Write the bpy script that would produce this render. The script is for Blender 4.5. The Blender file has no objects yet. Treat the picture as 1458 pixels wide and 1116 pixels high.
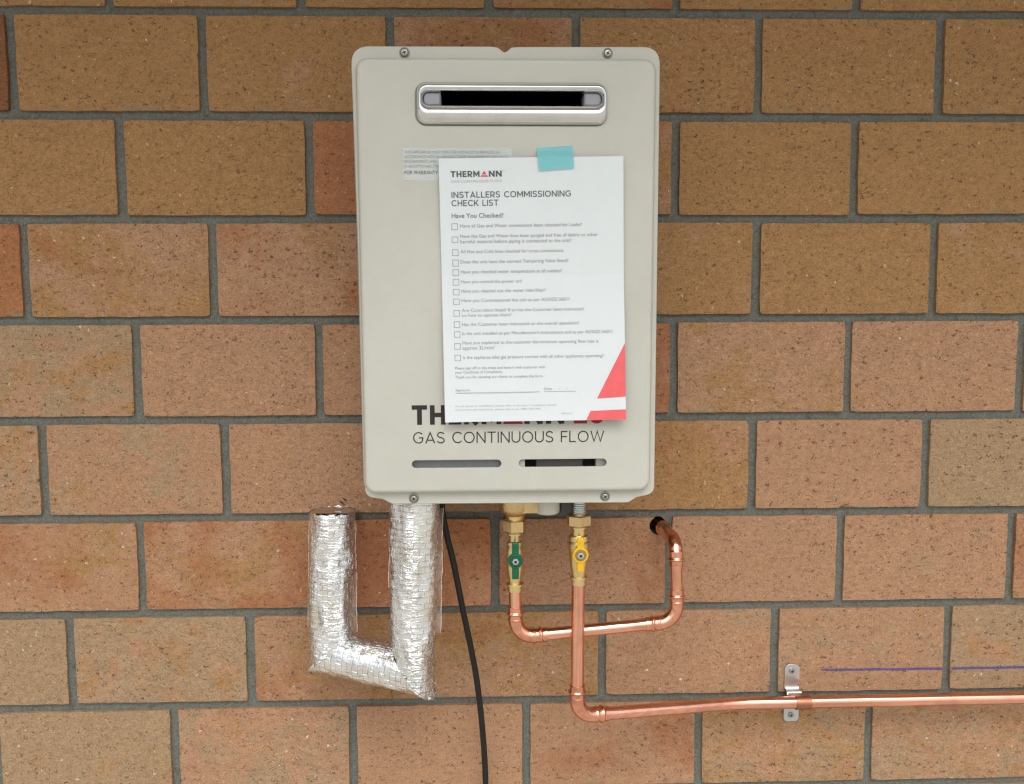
import bpy, bmesh, math, random
from mathutils import Vector, Matrix, noise
from mathutils.geometry import tessellate_polygon

random.seed(7)
S = bpy.context.scene
COL = S.collection

# ------------------------------------------------------------------ camera
cd = bpy.data.cameras.new('camera')
cam = bpy.data.objects.new('camera', cd)
COL.objects.link(cam)
YAW, PIT, ROL = 0.0341066, -0.0917368, -0.0038820
_r = Matrix.Rotation(-YAW, 3, 'Z') @ Matrix.Rotation(PIT, 3, 'X') @ Matrix.Rotation(-ROL, 3, 'Y')
right, fwd, up = _r @ Vector((1, 0, 0)), _r @ Vector((0, 1, 0)), _r @ Vector((0, 0, 1))
cam.matrix_world = Matrix(((right.x, up.x, -fwd.x, 0.0), (right.y, up.y, -fwd.y, -1.21607),
                           (right.z, up.z, -fwd.z, 1.5), (0, 0, 0, 1)))
cd.sensor_width = 36.0
cd.sensor_fit = 'HORIZONTAL'
cd.lens = 1300.0 / 1458.0 * 36.0
cd.clip_start = 0.02
cd.clip_end = 2000.0
S.camera = cam

# ------------------------------------------------------------------ sky, sun, exposure
SUN_EL, SUN_AZ = math.radians(54), math.radians(-14)     # in front of the wall, a little to the left
W = bpy.data.worlds.new('World')
S.world = W
W.use_nodes = True
wn = W.node_tree
wn.nodes.clear()
sky = wn.nodes.new('ShaderNodeTexSky')
sky.sky_type = 'NISHITA'
sky.sun_disc = False
sky.sun_elevation = SUN_EL
sky.sun_rotation = math.radians(180) + SUN_AZ
sky.air_density = 1.0
sky.dust_density = 4.0
sky.ozone_density = 1.0
hs = wn.nodes.new('ShaderNodeHueSaturation')              # cloud cover: a nearly grey sky
hs.inputs['Saturation'].default_value = 0.22
bg = wn.nodes.new('ShaderNodeBackground')
bg.inputs['Strength'].default_value = 0.13
wo = wn.nodes.new('ShaderNodeOutputWorld')
wn.links.new(sky.outputs[0], hs.inputs['Color'])
wn.links.new(hs.outputs[0], bg.inputs['Color'])
wn.links.new(bg.outputs[0], wo.inputs['Surface'])

sd = bpy.data.lights.new('sun', 'SUN')
sd.energy = 1.3
sd.angle = math.radians(58)
sd.color = (1.0, 0.97, 0.92)
so = bpy.data.objects.new('sun', sd)
COL.objects.link(so)
_d = Vector((-math.sin(-SUN_AZ) * math.cos(SUN_EL), -math.cos(SUN_AZ) * math.cos(SUN_EL), math.sin(SUN_EL)))
so.rotation_euler = _d.to_track_quat('Z', 'Y').to_euler()
so.location = (-1.5, -4, 5)

S.view_settings.view_transform = 'Standard'
S.view_settings.look = 'None'
S.view_settings.exposure = 0.50
S.view_settings.gamma = 1.0
S.view_settings.use_curve_mapping = False
S.cycles.filter_width = 1.35

# ------------------------------------------------------------------ material helpers
class NT:
    def __init__(self, name):
        self.m = bpy.data.materials.new(name)
        self.m.use_nodes = True
        self.t = self.m.node_tree
        self.t.nodes.clear()
        self.out = self.n('ShaderNodeOutputMaterial')

    def n(self, ty, **kw):
        x = self.t.nodes.new(ty)
        for k, v in kw.items():
            setattr(x, k, v)
        return x

    def l(self, a, b):
        self.t.links.new(a, b)

    def set(self, sock, v):
        if isinstance(v, bpy.types.NodeSocket):
            self.l(v, sock)
        elif v is not None:
            if isinstance(v, tuple) and len(v) == 3 and sock.type == 'RGBA':
                v = (*v, 1)
            sock.default_value = v

    def math(self, op, a, b=0.5, c=None, clamp=False):
        x = self.n('ShaderNodeMath', operation=op, use_clamp=clamp)
        self.set(x.inputs[0], a)
        self.set(x.inputs[1], b)
        if c is not None:
            self.set(x.inputs[2], c)
        return x.outputs[0]

    def vmath(self, op, a, b):
        x = self.n('ShaderNodeVectorMath', operation=op)
        self.set(x.inputs[0], a)
        self.set(x.inputs[1], b)
        return x.outputs[0]

    def noise(self, vec, scale, detail=2.0, rough=0.5, dist=0.0, out=0):
        x = self.n('ShaderNodeTexNoise')
        self.set(x.inputs['Vector'], vec)
        self.set(x.inputs['Scale'], scale)
        self.set(x.inputs['Detail'], detail)
        self.set(x.inputs['Roughness'], rough)
        self.set(x.inputs['Distortion'], dist)
        return x.outputs[out]

    def ramp(self, v, a, b, lo=0.0, hi=1.0, smooth=True):
        x = self.n('ShaderNodeMapRange', interpolation_type='SMOOTHSTEP' if smooth else 'LINEAR')
        self.set(x.inputs[0], v)
        self.set(x.inputs[1], a)
        self.set(x.inputs[2], b)
        self.set(x.inputs[3], lo)
        self.set(x.inputs[4], hi)
        return x.outputs[0]

    def mix(self, f, a, b, mode='MIX'):
        x = self.n('ShaderNodeMix', data_type='RGBA', blend_type=mode)
        self.set(x.inputs[0], f)
        self.set(x.inputs[6], a)
        self.set(x.inputs[7], b)
        return x.outputs[2]

    def bump(self, h, strength=0.3, dist=0.001, normal=None):
        x = self.n('ShaderNodeBump')
        x.inputs['Strength'].default_value = strength
        x.inputs['Distance'].default_value = dist
        self.l(h, x.inputs['Height'])
        if normal is not None:
            self.l(normal, x.inputs['Normal'])
        return x.outputs[0]

    def bsdf(self, color, rough=0.5, metal=0.0, normal=None, spec=0.5, coat=None, aniso=None):
        x = self.n('ShaderNodeBsdfPrincipled')
        self.set(x.inputs['Base Color'], color)
        self.set(x.inputs['Roughness'], rough)
        self.set(x.inputs['Metallic'], metal)
        self.set(x.inputs['Specular IOR Level'], spec)
        if normal is not None:
            self.l(normal, x.inputs['Normal'])
        return x.outputs[0]

    def done(self, sh):
        self.l(sh, self.out.inputs['Surface'])
        return self.m


def coords(k, rnd=True):
    tc = k.n('ShaderNodeTexCoord')
    if not rnd:
        return tc.outputs['Object']
    oi = k.n('ShaderNodeObjectInfo')
    c = k.n('ShaderNodeCombineXYZ')
    k.l(k.math('MULTIPLY', oi.outputs['Random'], 37.0), c.inputs[0])
    k.l(k.math('MULTIPLY', oi.outputs['Random'], 11.0), c.inputs[1])
    k.l(k.math('MULTIPLY', oi.outputs['Random'], 23.0), c.inputs[2])
    return k.vmath('ADD', tc.outputs['Object'], c.outputs[0])


def mat_brick():
    k = NT('wirecut brick')
    v = coords(k)
    oi = k.n('ShaderNodeObjectInfo')
    sp = k.n('ShaderNodeSeparateColor')
    k.l(oi.outputs['Color'], sp.inputs[0])
    pink_w, red_w, tan_w, bri = sp.outputs[0], sp.outputs[1], sp.outputs[2], oi.outputs['Alpha']

    def mask(w, nz, soft):
        t = k.math('SUBTRACT', 0.80, k.math('MULTIPLY', w, 0.60))
        return k.ramp(nz, k.math('SUBTRACT', t, soft), k.math('ADD', t, soft))
    off = lambda a: k.vmath('ADD', v, a)
    n1 = k.noise(off((3, 0, 0)), 15, 5, 0.68, 0.4)
    n2 = k.noise(off((0, 9, 0)), 9, 4, 0.62, 0.5)
    n3 = k.noise(off((0, 0, 5)), 17, 5, 0.70, 0.4)
    c = k.mix(mask(pink_w, n1, 0.09), (0.328, 0.183, 0.077), (0.370, 0.211, 0.121))
    c = k.mix(k.math('MULTIPLY', mask(tan_w, n3, 0.07), 0.9), c, (0.322, 0.218, 0.128))
    c = k.mix(k.math('MULTIPLY', mask(red_w, n2, 0.14), 0.85), c, (0.325, 0.132, 0.060))
    # fine sandy mottle
    st = k.n('ShaderNodeMapping')
    k.l(v, st.inputs[0])
    st.inputs['Scale'].default_value = (0.72, 1.0, 1.15)
    sv = st.outputs[0]
    f1 = k.noise(sv, 170, 3, 0.6)
    f2 = k.noise(sv, 620, 2, 0.6)
    f0 = k.noise(sv, 46, 3, 0.6)
    c = k.mix(1.0, c, k.ramp(f1, 0.30, 0.72, 0.86, 1.13, False), 'MULTIPLY')
    c = k.mix(1.0, c, k.ramp(f2, 0.25, 0.75, 0.70, 1.26, False), 'MULTIPLY')
    c = k.mix(1.0, c, k.ramp(f0, 0.30, 0.70, 0.95, 1.05, False), 'MULTIPLY')
    # drag-torn pits
    wob = k.noise(v, 260, 2, 0.6, 0.0, 1)
    dv = k.vmath('ADD', sv, k.vmath('SCALE', k.vmath('SUBTRACT', wob, (0.5, 0.5, 0.5)), None))
    dv.node.inputs[1].links[0].from_node.inputs['Scale'].default_value = 0.013
    def cells(scale, thr, r0, r1, vec):
        x = k.n('ShaderNodeTexVoronoi')
        k.l(vec, x.inputs['Vector'])
        x.inputs['Scale'].default_value = scale
        s = k.n('ShaderNodeSeparateColor')
        k.l(x.outputs['Color'], s.inputs[0])
        sel = k.math('GREATER_THAN', s.outputs[0], thr)
        rr = k.ramp(s.outputs[1], 0, 1, r0, r1, False)
        near = k.ramp(x.outputs['Distance'], k.math('MULTIPLY', rr, 0.55), rr, 1.0, 0.0)
        return k.math('MULTIPLY', sel, near)
    pit = k.math('MAXIMUM', cells(145, 0.60, 0.14, 0.36, dv), k.math('MAXIMUM', cells(280, 0.60, 0.16, 0.36, dv), cells(185, 0.72, 0.14, 0.34, k.vmath('MULTIPLY', dv, (2.0, 1.0, 0.55)))))
    scr = k.math('MULTIPLY', k.ramp(k.noise(sv, 240, 3, 0.7, 1.2), 0.61, 0.69), 0.40)
    dark = k.math('MAXIMUM', pit, scr)
    c = k.mix(k.math('MULTIPLY', dark, 0.80), c, (0.078, 0.041, 0.022))
    fd = k.vmath('ADD', v, k.vmath('SCALE', k.vmath('SUBTRACT', k.noise(v, 420, 2, 0.6, 0.0, 1), (0.5, 0.5, 0.5)), None))
    fd.node.inputs[1].links[0].from_node.inputs['Scale'].default_value = 0.009
    fleck = k.math('MAXIMUM', cells(105, 0.90, 0.07, 0.23, fd), k.math('MULTIPLY', cells(230, 0.90, 0.12, 0.28, fd), 0.7))
    c = k.mix(k.math('MULTIPLY', fleck, 0.92), c, (0.70, 0.57, 0.42))
    tc = k.n('ShaderNodeTexCoord')
    sz = k.n('ShaderNodeSeparateXYZ')
    k.l(tc.outputs['Object'], sz.inputs[0])
    low = k.ramp(sz.outputs[2], -0.060, -0.046, 1.0, 0.0)
    sm = k.math('MULTIPLY', low, k.ramp(k.noise(off((1, 2, 7)), 26, 3, 0.6), 0.54, 0.68))
    c = k.mix(k.math('MULTIPLY', sm, 0.55), c, (0.225, 0.190, 0.115))
    c = k.mix(1.0, c, bri, 'MULTIPLY')
    h = k.math('SUBTRACT', k.math('ADD', k.math('MULTIPLY', f1, 0.6), k.math('MULTIPLY', f2, 0.3)), k.math('MULTIPLY', dark, 0.9))
    h = k.math('ADD', h, k.math('MULTIPLY', fleck, 0.4))
    return k.done(k.bsdf(c, 0.88, 0.0, k.bump(h, 0.55, 0.0012), 0.25))


def mat_mortar():
    k = NT('grey mortar')
    v = coords(k, False)
    a = k.noise(v, 12, 4, 0.65)
    b = k.noise(v, 420, 3, 0.7)
    d = k.noise(k.vmath('ADD', v, (4, 2, 1)), 55, 4, 0.7)
    c = k.mix(a, (0.122, 0.127, 0.108), (0.172, 0.178, 0.156))
    c = k.mix(k.ramp(d, 0.55, 0.75), c, (0.098, 0.100, 0.076))
    c = k.mix(1.0, c, k.ramp(b, 0.25, 0.75, 0.62, 1.38, False), 'MULTIPLY')
    h = k.math('ADD', k.math('MULTIPLY', b, 0.6), k.math('MULTIPLY', d, 1.5))
    return k.done(k.bsdf(c, 0.92, 0, k.bump(h, 0.9, 0.0022), 0.2))


def mat_paint(name, col, rough=0.42, grain=0.04, wear=0.05):
    k = NT(name)
    v = coords(k, False)
    a = k.noise(v, 7, 4, 0.6)
    b = k.noise(v, 900, 2, 0.6)
    d = k.noise(v, 60, 5, 0.7)
    c = k.mix(1.0, col, k.ramp(a, 0.3, 0.7, 1 - wear, 1 + wear, False), 'MULTIPLY')
    c = k.mix(1.0, c, k.ramp(d, 0.3, 0.7, 1 - wear * 0.4, 1 + wear * 0.4, False), 'MULTIPLY')
    r = k.ramp(d, 0.3, 0.7, rough - 0.06, rough + 0.08, False)
    lowf = k.bump(k.noise(k.vmath('ADD', v, (5, 1, 3)), 5.0, 2, 0.5), 0.22, 0.010)
    return k.done(k.bsdf(c, r, 0, k.bump(b, grain, 0.0004, lowf), 0.4))


def mat_metal(name, col, rough, col2=None, bscale=300, bstr=0.08, stretch=(1, 1, 1), tarn=0.5, cvar=0.06):
    k = NT(name)
    v = coords(k)
    mp = k.n('ShaderNodeMapping')
    k.l(v, mp.inputs[0])
    mp.inputs['Scale'].default_value = stretch
    a = k.noise(v, 28, 4, 0.65)
    b = k.noise(mp.outputs[0], bscale, 3, 0.6)
    c = k.mix(k.math('MULTIPLY', k.ramp(a, 0.42, 0.7), tarn), col, col2 or col)
    c = k.mix(1.0, c, k.ramp(b, 0.3, 0.7, 1 - cvar, 1 + cvar * .8, False), 'MULTIPLY')
    r = k.ramp(a, 0.3, 0.7, rough * 0.8, rough * 1.35, False)
    return k.done(k.bsdf(c, r, 1.0, k.bump(b, bstr, 0.0006)))


def mat_foil(wx=42, wy=190, strength=0.85, rlo=0.17):
    k = NT('crinkled aluminium foil')
    tc = k.n('ShaderNodeTexCoord')
    uv = tc.outputs['UV']
    def mp(sx, sy):
        m = k.n('ShaderNodeMapping')
        k.l(uv, m.inputs[0])
        m.inputs['Scale'].default_value = (sx, sy, 1)
        return m.outputs[0]
    wr = k.noise(mp(wx, wy), 1.0, 2.5, 0.55, 1.3)             # wrinkles round the sleeve
    fine = k.noise(mp(330, 520), 1.0, 3, 0.6, 0.6)
    vert = k.noise(mp(150, 26), 1.0, 3, 0.6, 0.8)
    bk = k.n('ShaderNodeTexBrick')                           # scrim of the reinforced foil
    k.l(k.vmath('ADD', uv, k.vmath('SCALE', k.noise(mp(90, 90), 1.0, 2, 0.5, 0, 1), None)), bk.inputs['Vector'])
    for nd in k.t.nodes:
        if nd.type == 'VECT_MATH' and nd.operation == 'SCALE':
            nd.inputs['Scale'].default_value = 0.004
    bk.inputs['Color1'].default_value = (1, 1, 1, 1)
    bk.inputs['Color2'].default_value = (0.86, 0.86, 0.86, 1)
    bk.inputs['Mortar'].default_value = (0, 0, 0, 1)
    bk.inputs['Scale'].default_value = 1.0
    bk.inputs['Mortar Size'].default_value = 0.0009
    bk.inputs['Mortar Smooth'].default_value = 0.6
    bk.inputs['Brick Width'].default_value = 0.0145
    bk.inputs['Row Height'].default_value = 0.0075
    h = k.math('ADD', k.math('MULTIPLY', wr, 1.0), k.math('MULTIPLY', vert, 0.40))
    h = k.math('ADD', h, k.math('MULTIPLY', fine, 0.16))
    h = k.math('ADD', h, k.math('MULTIPLY', bk.outputs['Fac'], 0.50))
    h = k.math('MULTIPLY', h, k.ramp(k.noise(mp(26, 17), 1.0, 2, 0.5), 0.36, 0.62, 0.22, 1.15))
    n = k.bump(h, strength, 0.0036)
    blot = k.noise(mp(40, 30), 1.0, 3, 0.6)
    c = k.mix(k.ramp(blot, 0.4, 0.7), (0.84, 0.87, 0.89), (0.76, 0.76, 0.71))
    c = k.mix(k.math('MULTIPLY', bk.outputs['Fac'], 0.25), c, (0.97, 0.96, 0.93))
    return k.done(k.bsdf(c, k.ramp(fine, 0.3, 0.7, rlo, rlo + 0.13, False), 0.95, n))


def mat_flat(name, col, rough=0.6, var=0.06, scale=90, spec=0.3):
    k = NT(name)
    v = coords(k, False)
    a = k.noise(v, scale, 3, 0.6)
    c = k.mix(1.0, col, k.ramp(a, 0.3, 0.7, 1 - var, 1 + var, False), 'MULTIPLY')
    return k.done(k.bsdf(c, rough, 0, None, spec))


def mat_clear(name, col, alpha, rough=0.35, nscale=None, lo=0.0):
    k = NT(name)
    v = coords(k, False)
    tr = k.n('ShaderNodeBsdfTransparent')
    b = k.bsdf(col, rough, 0, None, 0.5)
    mx = k.n('ShaderNodeMixShader')
    if nscale:
        a = k.math('MULTIPLY', k.ramp(k.noise(v, nscale, 3, 0.65), 0.36, 0.66, lo, 1.0), alpha)
        k.l(a, mx.inputs[0])
    else:
        mx.inputs[0].default_value = alpha
    k.l(tr.outputs[0], mx.inputs[1])
    k.l(b, mx.inputs[2])
    return k.done(mx.outputs[0])


def mat_ground():
    k = NT('concrete ground')
    tc = k.n('ShaderNodeTexCoord')
    v = tc.outputs['Object']
    a = k.noise(v, 1.3, 5, 0.6)
    b = k.noise(v, 60, 4, 0.7)
    c = k.mix(a, (0.42, 0.40, 0.355), (0.52, 0.50, 0.45))
    c = k.mix(1.0, c, k.ramp(b, 0.3, 0.7, 0.85, 1.12, False), 'MULTIPLY')
    return k.done(k.bsdf(c, 0.9, 0, k.bump(b, 0.4, 0.003), 0.2))


M = dict(
    brick=mat_brick(), mortar=mat_mortar(), ground=mat_ground(),
    cover=mat_paint('beige enamel', (0.488, 0.490, 0.434), 0.42),
    box=mat_paint('beige enamel case', (0.41, 0.425, 0.39), 0.5),
    steel=mat_metal('brushed stainless steel', (0.70, 0.715, 0.725), 0.14, (0.58, 0.58, 0.56), 260, 0.05, (0.05, 1, 1)),
    capsteel=mat_paint('dull silver casting', (0.30, 0.305, 0.33), 0.45, 0.1),
    throat_shade=mat_flat('shade-black flue throat', (0.002, 0.002, 0.0025), 0.9, 0.06, 90, 0.0),  # near black put into the colour for the shade deep in the flue
    innergrey=mat_flat('grey inner sheet metal', (0.23, 0.245, 0.25), 0.45),
    innerbox=mat_flat('grey control housing', (0.070, 0.070, 0.060), 0.5),
    recess_shade=mat_flat('painted recess shade', (0.03, 0.03, 0.03), 0.8),  # dark colour that stands for shade in recesses
    innerpale=mat_flat('pale bracket metal', (0.50, 0.50, 0.46), 0.4),
    screw=mat_metal('zinc screw', (0.46, 0.46, 0.43), 0.34, (0.33, 0.32, 0.29)),
    black=mat_flat('black print', (0.028, 0.022, 0.020), 0.55),
    red=mat_flat('dark red print', (0.30, 0.020, 0.028), 0.5),
    grey=mat_flat('grey print', (0.26, 0.27, 0.275), 0.6),
    labelgrey=mat_flat('faded grey print', (0.26, 0.27, 0.26), 0.6),
    palegrey=mat_flat('pale grey print', (0.43, 0.44, 0.44), 0.6),
    charcoal=mat_flat('charcoal print', (0.10, 0.105, 0.11), 0.6),
    coral=mat_flat('coral red print', (0.74, 0.125, 0.135), 0.55),
    pinkred=mat_flat('red print on paper', (0.62, 0.09, 0.11), 0.55),
    paper=mat_flat('white paper', (0.655, 0.705, 0.722), 0.7, 0.015, 30),
    sticker=mat_clear('clear label film', (0.72, 0.78, 0.76), 0.50, 0.35),
    tape=mat_clear('turquoise tape', (0.23, 0.64, 0.69), 0.62, 0.5),
    foil=mat_foil(),
    foilbottom=mat_foil(120, 48, 0.6, 0.12),
    foilcap=mat_metal('smooth foil', (0.66, 0.66, 0.66), 0.16, (0.55, 0.53, 0.50), 90, 0.25),
    film=mat_clear('clear packing film', (0.62, 0.54, 0.46), 0.16, 0.15, 60, 0.35),
    filmedge=mat_clear('film edge', (0.78, 0.72, 0.62), 0.62, 0.2, 130, 0.25),
    copper=mat_metal('bright copper', (0.88, 0.445, 0.310), 0.15, (0.70, 0.32, 0.21), 330, 0.70, (1, 1, 0.02), 0.7, 0.26),  # lengthwise colour streaks stand in for reflections on the pipe
    copperlevel=mat_metal('bright copper laid level', (0.88, 0.445, 0.320), 0.15, (0.70, 0.32, 0.22), 330, 0.40, (0.02, 1, 1), 0.7, 0.18),  # reflection streaks put into the colour, along level runs
    fitting=mat_metal('soldered copper fitting', (0.84, 0.40, 0.265), 0.14, (0.48, 0.20, 0.125), 200, 0.30, (1, 1, 1), 0.6, 0.16),
    brass=mat_metal('brass', (0.78, 0.61, 0.30), 0.30, (0.66, 0.50, 0.25), 400, 0.10),
    nutbrass=mat_metal('rough brass nut', (0.68, 0.50, 0.25), 0.38, (0.52, 0.37, 0.18), 400, 0.15),
    zinc=mat_metal('galvanised steel', (0.60, 0.62, 0.62), 0.32, (0.45, 0.47, 0.46), 300, 0.12),
    green=mat_paint('green enamel', (0.003, 0.105, 0.048), 0.30, 0.05),
    yellow=mat_paint('yellow enamel', (0.72, 0.43, 0.012), 0.32, 0.05),
    yellowdark=mat_paint('bronze hub inset', (0.30, 0.20, 0.07), 0.4, 0.1),
    plug=mat_paint('cream plastic', (0.57, 0.56, 0.47), 0.45),
    cable=mat_flat('black rubber cable', (0.012, 0.011, 0.010), 0.5, 0.1),
    strap=mat_metal('brown lacquered strap', (0.40, 0.185, 0.115), 0.42, (0.32, 0.15, 0.09), 300, 0.1),
    scuff=mat_flat('dark scratch', (0.045, 0.025, 0.016), 0.9),
    pen=mat_clear('blue pencil', (0.068, 0.072, 0.29), 0.74, 0.8, 200, 0.62),
    hole=mat_flat('painted hole shade', (0.01, 0.01, 0.01), 0.9),  # black colour stands for the shade inside the drain holes
    soffit=mat_paint('white painted soffit', (0.62, 0.60, 0.56), 0.6),
)
M['flange'] = M['cover']

# ------------------------------------------------------------------ object helpers
def link(name, me, mat=None, parent=None, smooth=None, loc=None):
    me.name = name
    o = bpy.data.objects.new(name, me)
    COL.objects.link(o)
    for m in (mat if isinstance(mat, (list, tuple)) else [mat]):
        if m is not None:
            me.materials.append(m)
    if parent is not None:
        o.parent = parent
    if loc is not None:
        o.location = loc
    if smooth is not None:
        for p in me.polygons:
            p.use_smooth = True
        me.set_sharp_from_angle(angle=math.radians(smooth))
    return o


def pyd(vs, fs):
    me = bpy.data.meshes.new('m')
    me.from_pydata([tuple(v) for v in vs], [], fs)
    me.update()
    return me


def fixn(me):
    bm = bmesh.new()
    bm.from_mesh(me)
    bmesh.ops.recalc_face_normals(bm, faces=bm.faces)
    bm.to_mesh(me)
    bm.free()
    return me


def tag(o, label, cat, group=None, kind=None):
    if label:
        o['label'] = label
    if cat:
        o['category'] = cat
    if group:
        o['group'] = group
    if kind:
        o['kind'] = kind
    return o


def empty(name, loc, label, cat, rx=0.0, group=None):
    o = bpy.data.objects.new(name, None)
    COL.objects.link(o)
    o.location = loc
    o.rotation_euler = (rx, 0, 0)
    o.empty_display_size = 0.03
    return tag(o, label, cat, group)


def box(x0, x1, y0, y1, z0, z1):
    vs = [(x, y, z) for x in (x0, x1) for y in (y0, y1) for z in (z0, z1)]
    fs = [(0, 1, 3, 2), (4, 6, 7, 5), (0, 4, 5, 1), (2, 3, 7, 6), (0, 2, 6, 4), (1, 5, 7, 3)]
    return vs, fs


def boxm(*a, bevel=0.0):
    me = pyd(*box(*a))
    bm = bmesh.new()
    bm.from_mesh(me)
    bmesh.ops.recalc_face_normals(bm, faces=bm.faces)
    if bevel:
        bmesh.ops.bevel(bm, geom=bm.edges[:], offset=bevel, segments=2, affect='EDGES', profile=0.5)
    bm.to_mesh(me)
    bm.free()
    return me


def join(parts):
    vs, fs = [], []
    for v, f in parts:
        b = len(vs)
        vs += list(v)
        fs += [tuple(i + b for i in q) for q in f]
    return vs, fs


def fillet(pts, rad, seg=10):
    """round the corners of an open polyline"""
    P = [Vector(p) for p in pts]
    out = [P[0]]
    marks = []
    for i in range(1, len(P) - 1):
        r = rad[i] if isinstance(rad, (list, tuple)) else rad
        a, b = (P[i - 1] - P[i]).normalized(), (P[i + 1] - P[i]).normalized()
        th = a.angle(b)
        t = r / math.tan(th / 2)
        s, e = P[i] + a * t, P[i] + b * t
        c = P[i] + (a + b).normalized() * (r / math.sin(th / 2))
        n = (s - c).cross(e - c).normalized()
        tot = (s - c).angle(e - c)
        k0 = len(out)
        for j in range(seg + 1):
            out.append(c + Matrix.Rotation(tot * j / seg, 3, n) @ (s - c))
        marks.append((k0, len(out) - 1))
    out.append(P[-1])
    return out, marks


def resample(path, step):
    out = [path[0]]
    for a, b in zip(path, path[1:]):
        n = max(1, int(math.ceil((b - a).length / step)))
        for j in range(1, n + 1):
            out.append(a.lerp(b, j / n))
    return out


def sweep(path, rad, seg=24, cap=True, shape=None):
    """rings along a path; rad is a number or function of arc length"""
    P = [Vector(p) for p in path]
    T = []
    for i in range(len(P)):
        t = (P[min(i + 1, len(P) - 1)] - P[max(i - 1, 0)]).normalized()
        T.append(t)
    n = T[0].orthogonal().normalized()
    vs, fs, s = [], [], 0.0
    for i, p in enumerate(P):
        if i:
            s += (P[i] - P[i - 1]).length
            n = (n - T[i] * n.dot(T[i])).normalized()
        b = T[i].cross(n)
        r = rad(s) if callable(rad) else rad
        for j in range(seg):
            a = 2 * math.pi * j / seg
            vs.append(p + (n * math.cos(a) + b * math.sin(a)) * r)
    for i in range(len(P) - 1):
        for j in range(seg):
            a, b = i * seg + j, i * seg + (j + 1) % seg
            fs.append((a, b, b + seg, a + seg))
    if cap:
        fs.append(tuple(reversed(range(seg))))
        fs.append(tuple(range((len(P) - 1) * seg, len(P) * seg)))
    return vs, fs


def lathe(prof, c, axis='Z', seg=32, cap=True):
    """prof: (radius, height) pairs turned about an axis through c"""
    vs, fs = [], []
    for r, h in prof:
        for j in range(seg):
            a = 2 * math.pi * j / seg
            x, y = r * math.cos(a), r * math.sin(a)
            vs.append({'Z': (c[0] + x, c[1] + y, c[2] + h), 'Y': (c[0] + x, c[1] + h, c[2] + y)}[axis])
    n = len(prof)
    for i in range(n - 1):
        for j in range(seg):
            a, b = i * seg + j, i * seg + (j + 1) % seg
            fs.append((a, b, b + seg, a + seg))
    if cap:
        fs.append(tuple(range(seg)))
        fs.append(tuple(range((n - 1) * seg, n * seg)))
    return vs, fs


def rrect(x0, x1, z0, z1, r, seg=8):
    out = []
    for cx, cz, a0 in ((x1 - r, z1 - r, 0), (x0 + r, z1 - r, 90), (x0 + r, z0 + r, 180), (x1 - r, z0 + r, 270)):
        for j in range(seg + 1):
            a = math.radians(a0 + 90 * j / seg)
            out.append((cx + r * math.cos(a), cz + r * math.sin(a)))
    return out                                                # counter-clockwise


def round2d(pts, rads, seg=6):
    """closed polygon with rounded corners, counter-clockwise in, counter-clockwise out"""
    out = []
    n = len(pts)
    for i in range(n):
        p, a, b = Vector(pts[i]), Vector(pts[i - 1]), Vector(pts[(i + 1) % n])
        r = rads[i] if isinstance(rads, (list, tuple)) else rads
        if r <= 0:
            out.append(tuple(p))
            continue
        da, db = (a - p).normalized(), (b - p).normalized()
        th = da.angle(db)
        t = min(r / math.tan(th / 2), (a - p).length * 0.49, (b - p).length * 0.49)
        s, e = p + da * t, p + db * t
        for j in range(seg + 1):
            u = j / seg
            q = s * (1 - u) ** 2 + p * 2 * u * (1 - u) + e * u ** 2
            out.append((q.x, q.y))
    return out


def inset(loop, d):
    """move a counter-clockwise loop inwards by d"""
    n = len(loop)
    out = []
    for i in range(n):
        p = Vector(loop[i])
        a = Vector(loop[i - 1])
        b = Vector(loop[(i + 1) % n])
        e1, e2 = (p - a), (b - p)
        if e1.length < 1e-9:
            e1 = e2
        if e2.length < 1e-9:
            e2 = e1
        e1.normalize()
        e2.normalize()
        n1, n2 = Vector((-e1.y, e1.x)), Vector((-e2.y, e2.x))
        m = n1 + n2
        if m.length < 1e-6:
            m = n1
        m.normalize()
        q = p + m * (d / max(0.35, m.dot(n1)))
        out.append((q.x, q.y))
    return out


class BM:
    """bmesh builder in the x / z plane with y as depth (outwards is -y)"""
    def __init__(self):
        self.b = bmesh.new()

    def loop(self, pts, y):
        return [self.b.verts.new((p[0], y, p[1])) for p in pts]

    def bridge(self, a, b, smooth=True, mi=0):
        n = len(a)
        for i in range(n):
            f = self.b.faces.new((a[i], a[(i + 1) % n], b[(i + 1) % n], b[i]))
            f.smooth = smooth
            f.material_index = mi

    def fill(self, loops, mi=0):
        ed = []
        for L in loops:
            for i in range(len(L)):
                a, b = L[i], L[(i + 1) % len(L)]
                e = self.b.edges.get((a, b)) or self.b.edges.new((a, b))
                ed.append(e)
        r = bmesh.ops.triangle_fill(self.b, use_beauty=True, use_dissolve=False, edges=ed)
        for g in r['geom']:
            if isinstance(g, bmesh.types.BMFace):
                g.smooth = False
                g.material_index = mi

    def mesh(self, recalc=True):
        if recalc:
            bmesh.ops.recalc_face_normals(self.b, faces=self.b.faces)
        me = bpy.data.meshes.new('m')
        self.b.to_mesh(me)
        self.b.free()
        return me


def plate(loop, y0, y1, bev=0.0004):
    """flat plate with outline loop, front at y0 (outer), back at y1, front edge bevelled"""
    k = BM()
    a = k.loop(loop, y1)
    b = k.loop(loop, y0 + bev)
    c = k.loop(inset(loop, bev), y0)
    k.bridge(a, b)
    k.bridge(b, c)
    k.fill([c])
    k.fill([a])
    return k.mesh()


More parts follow.
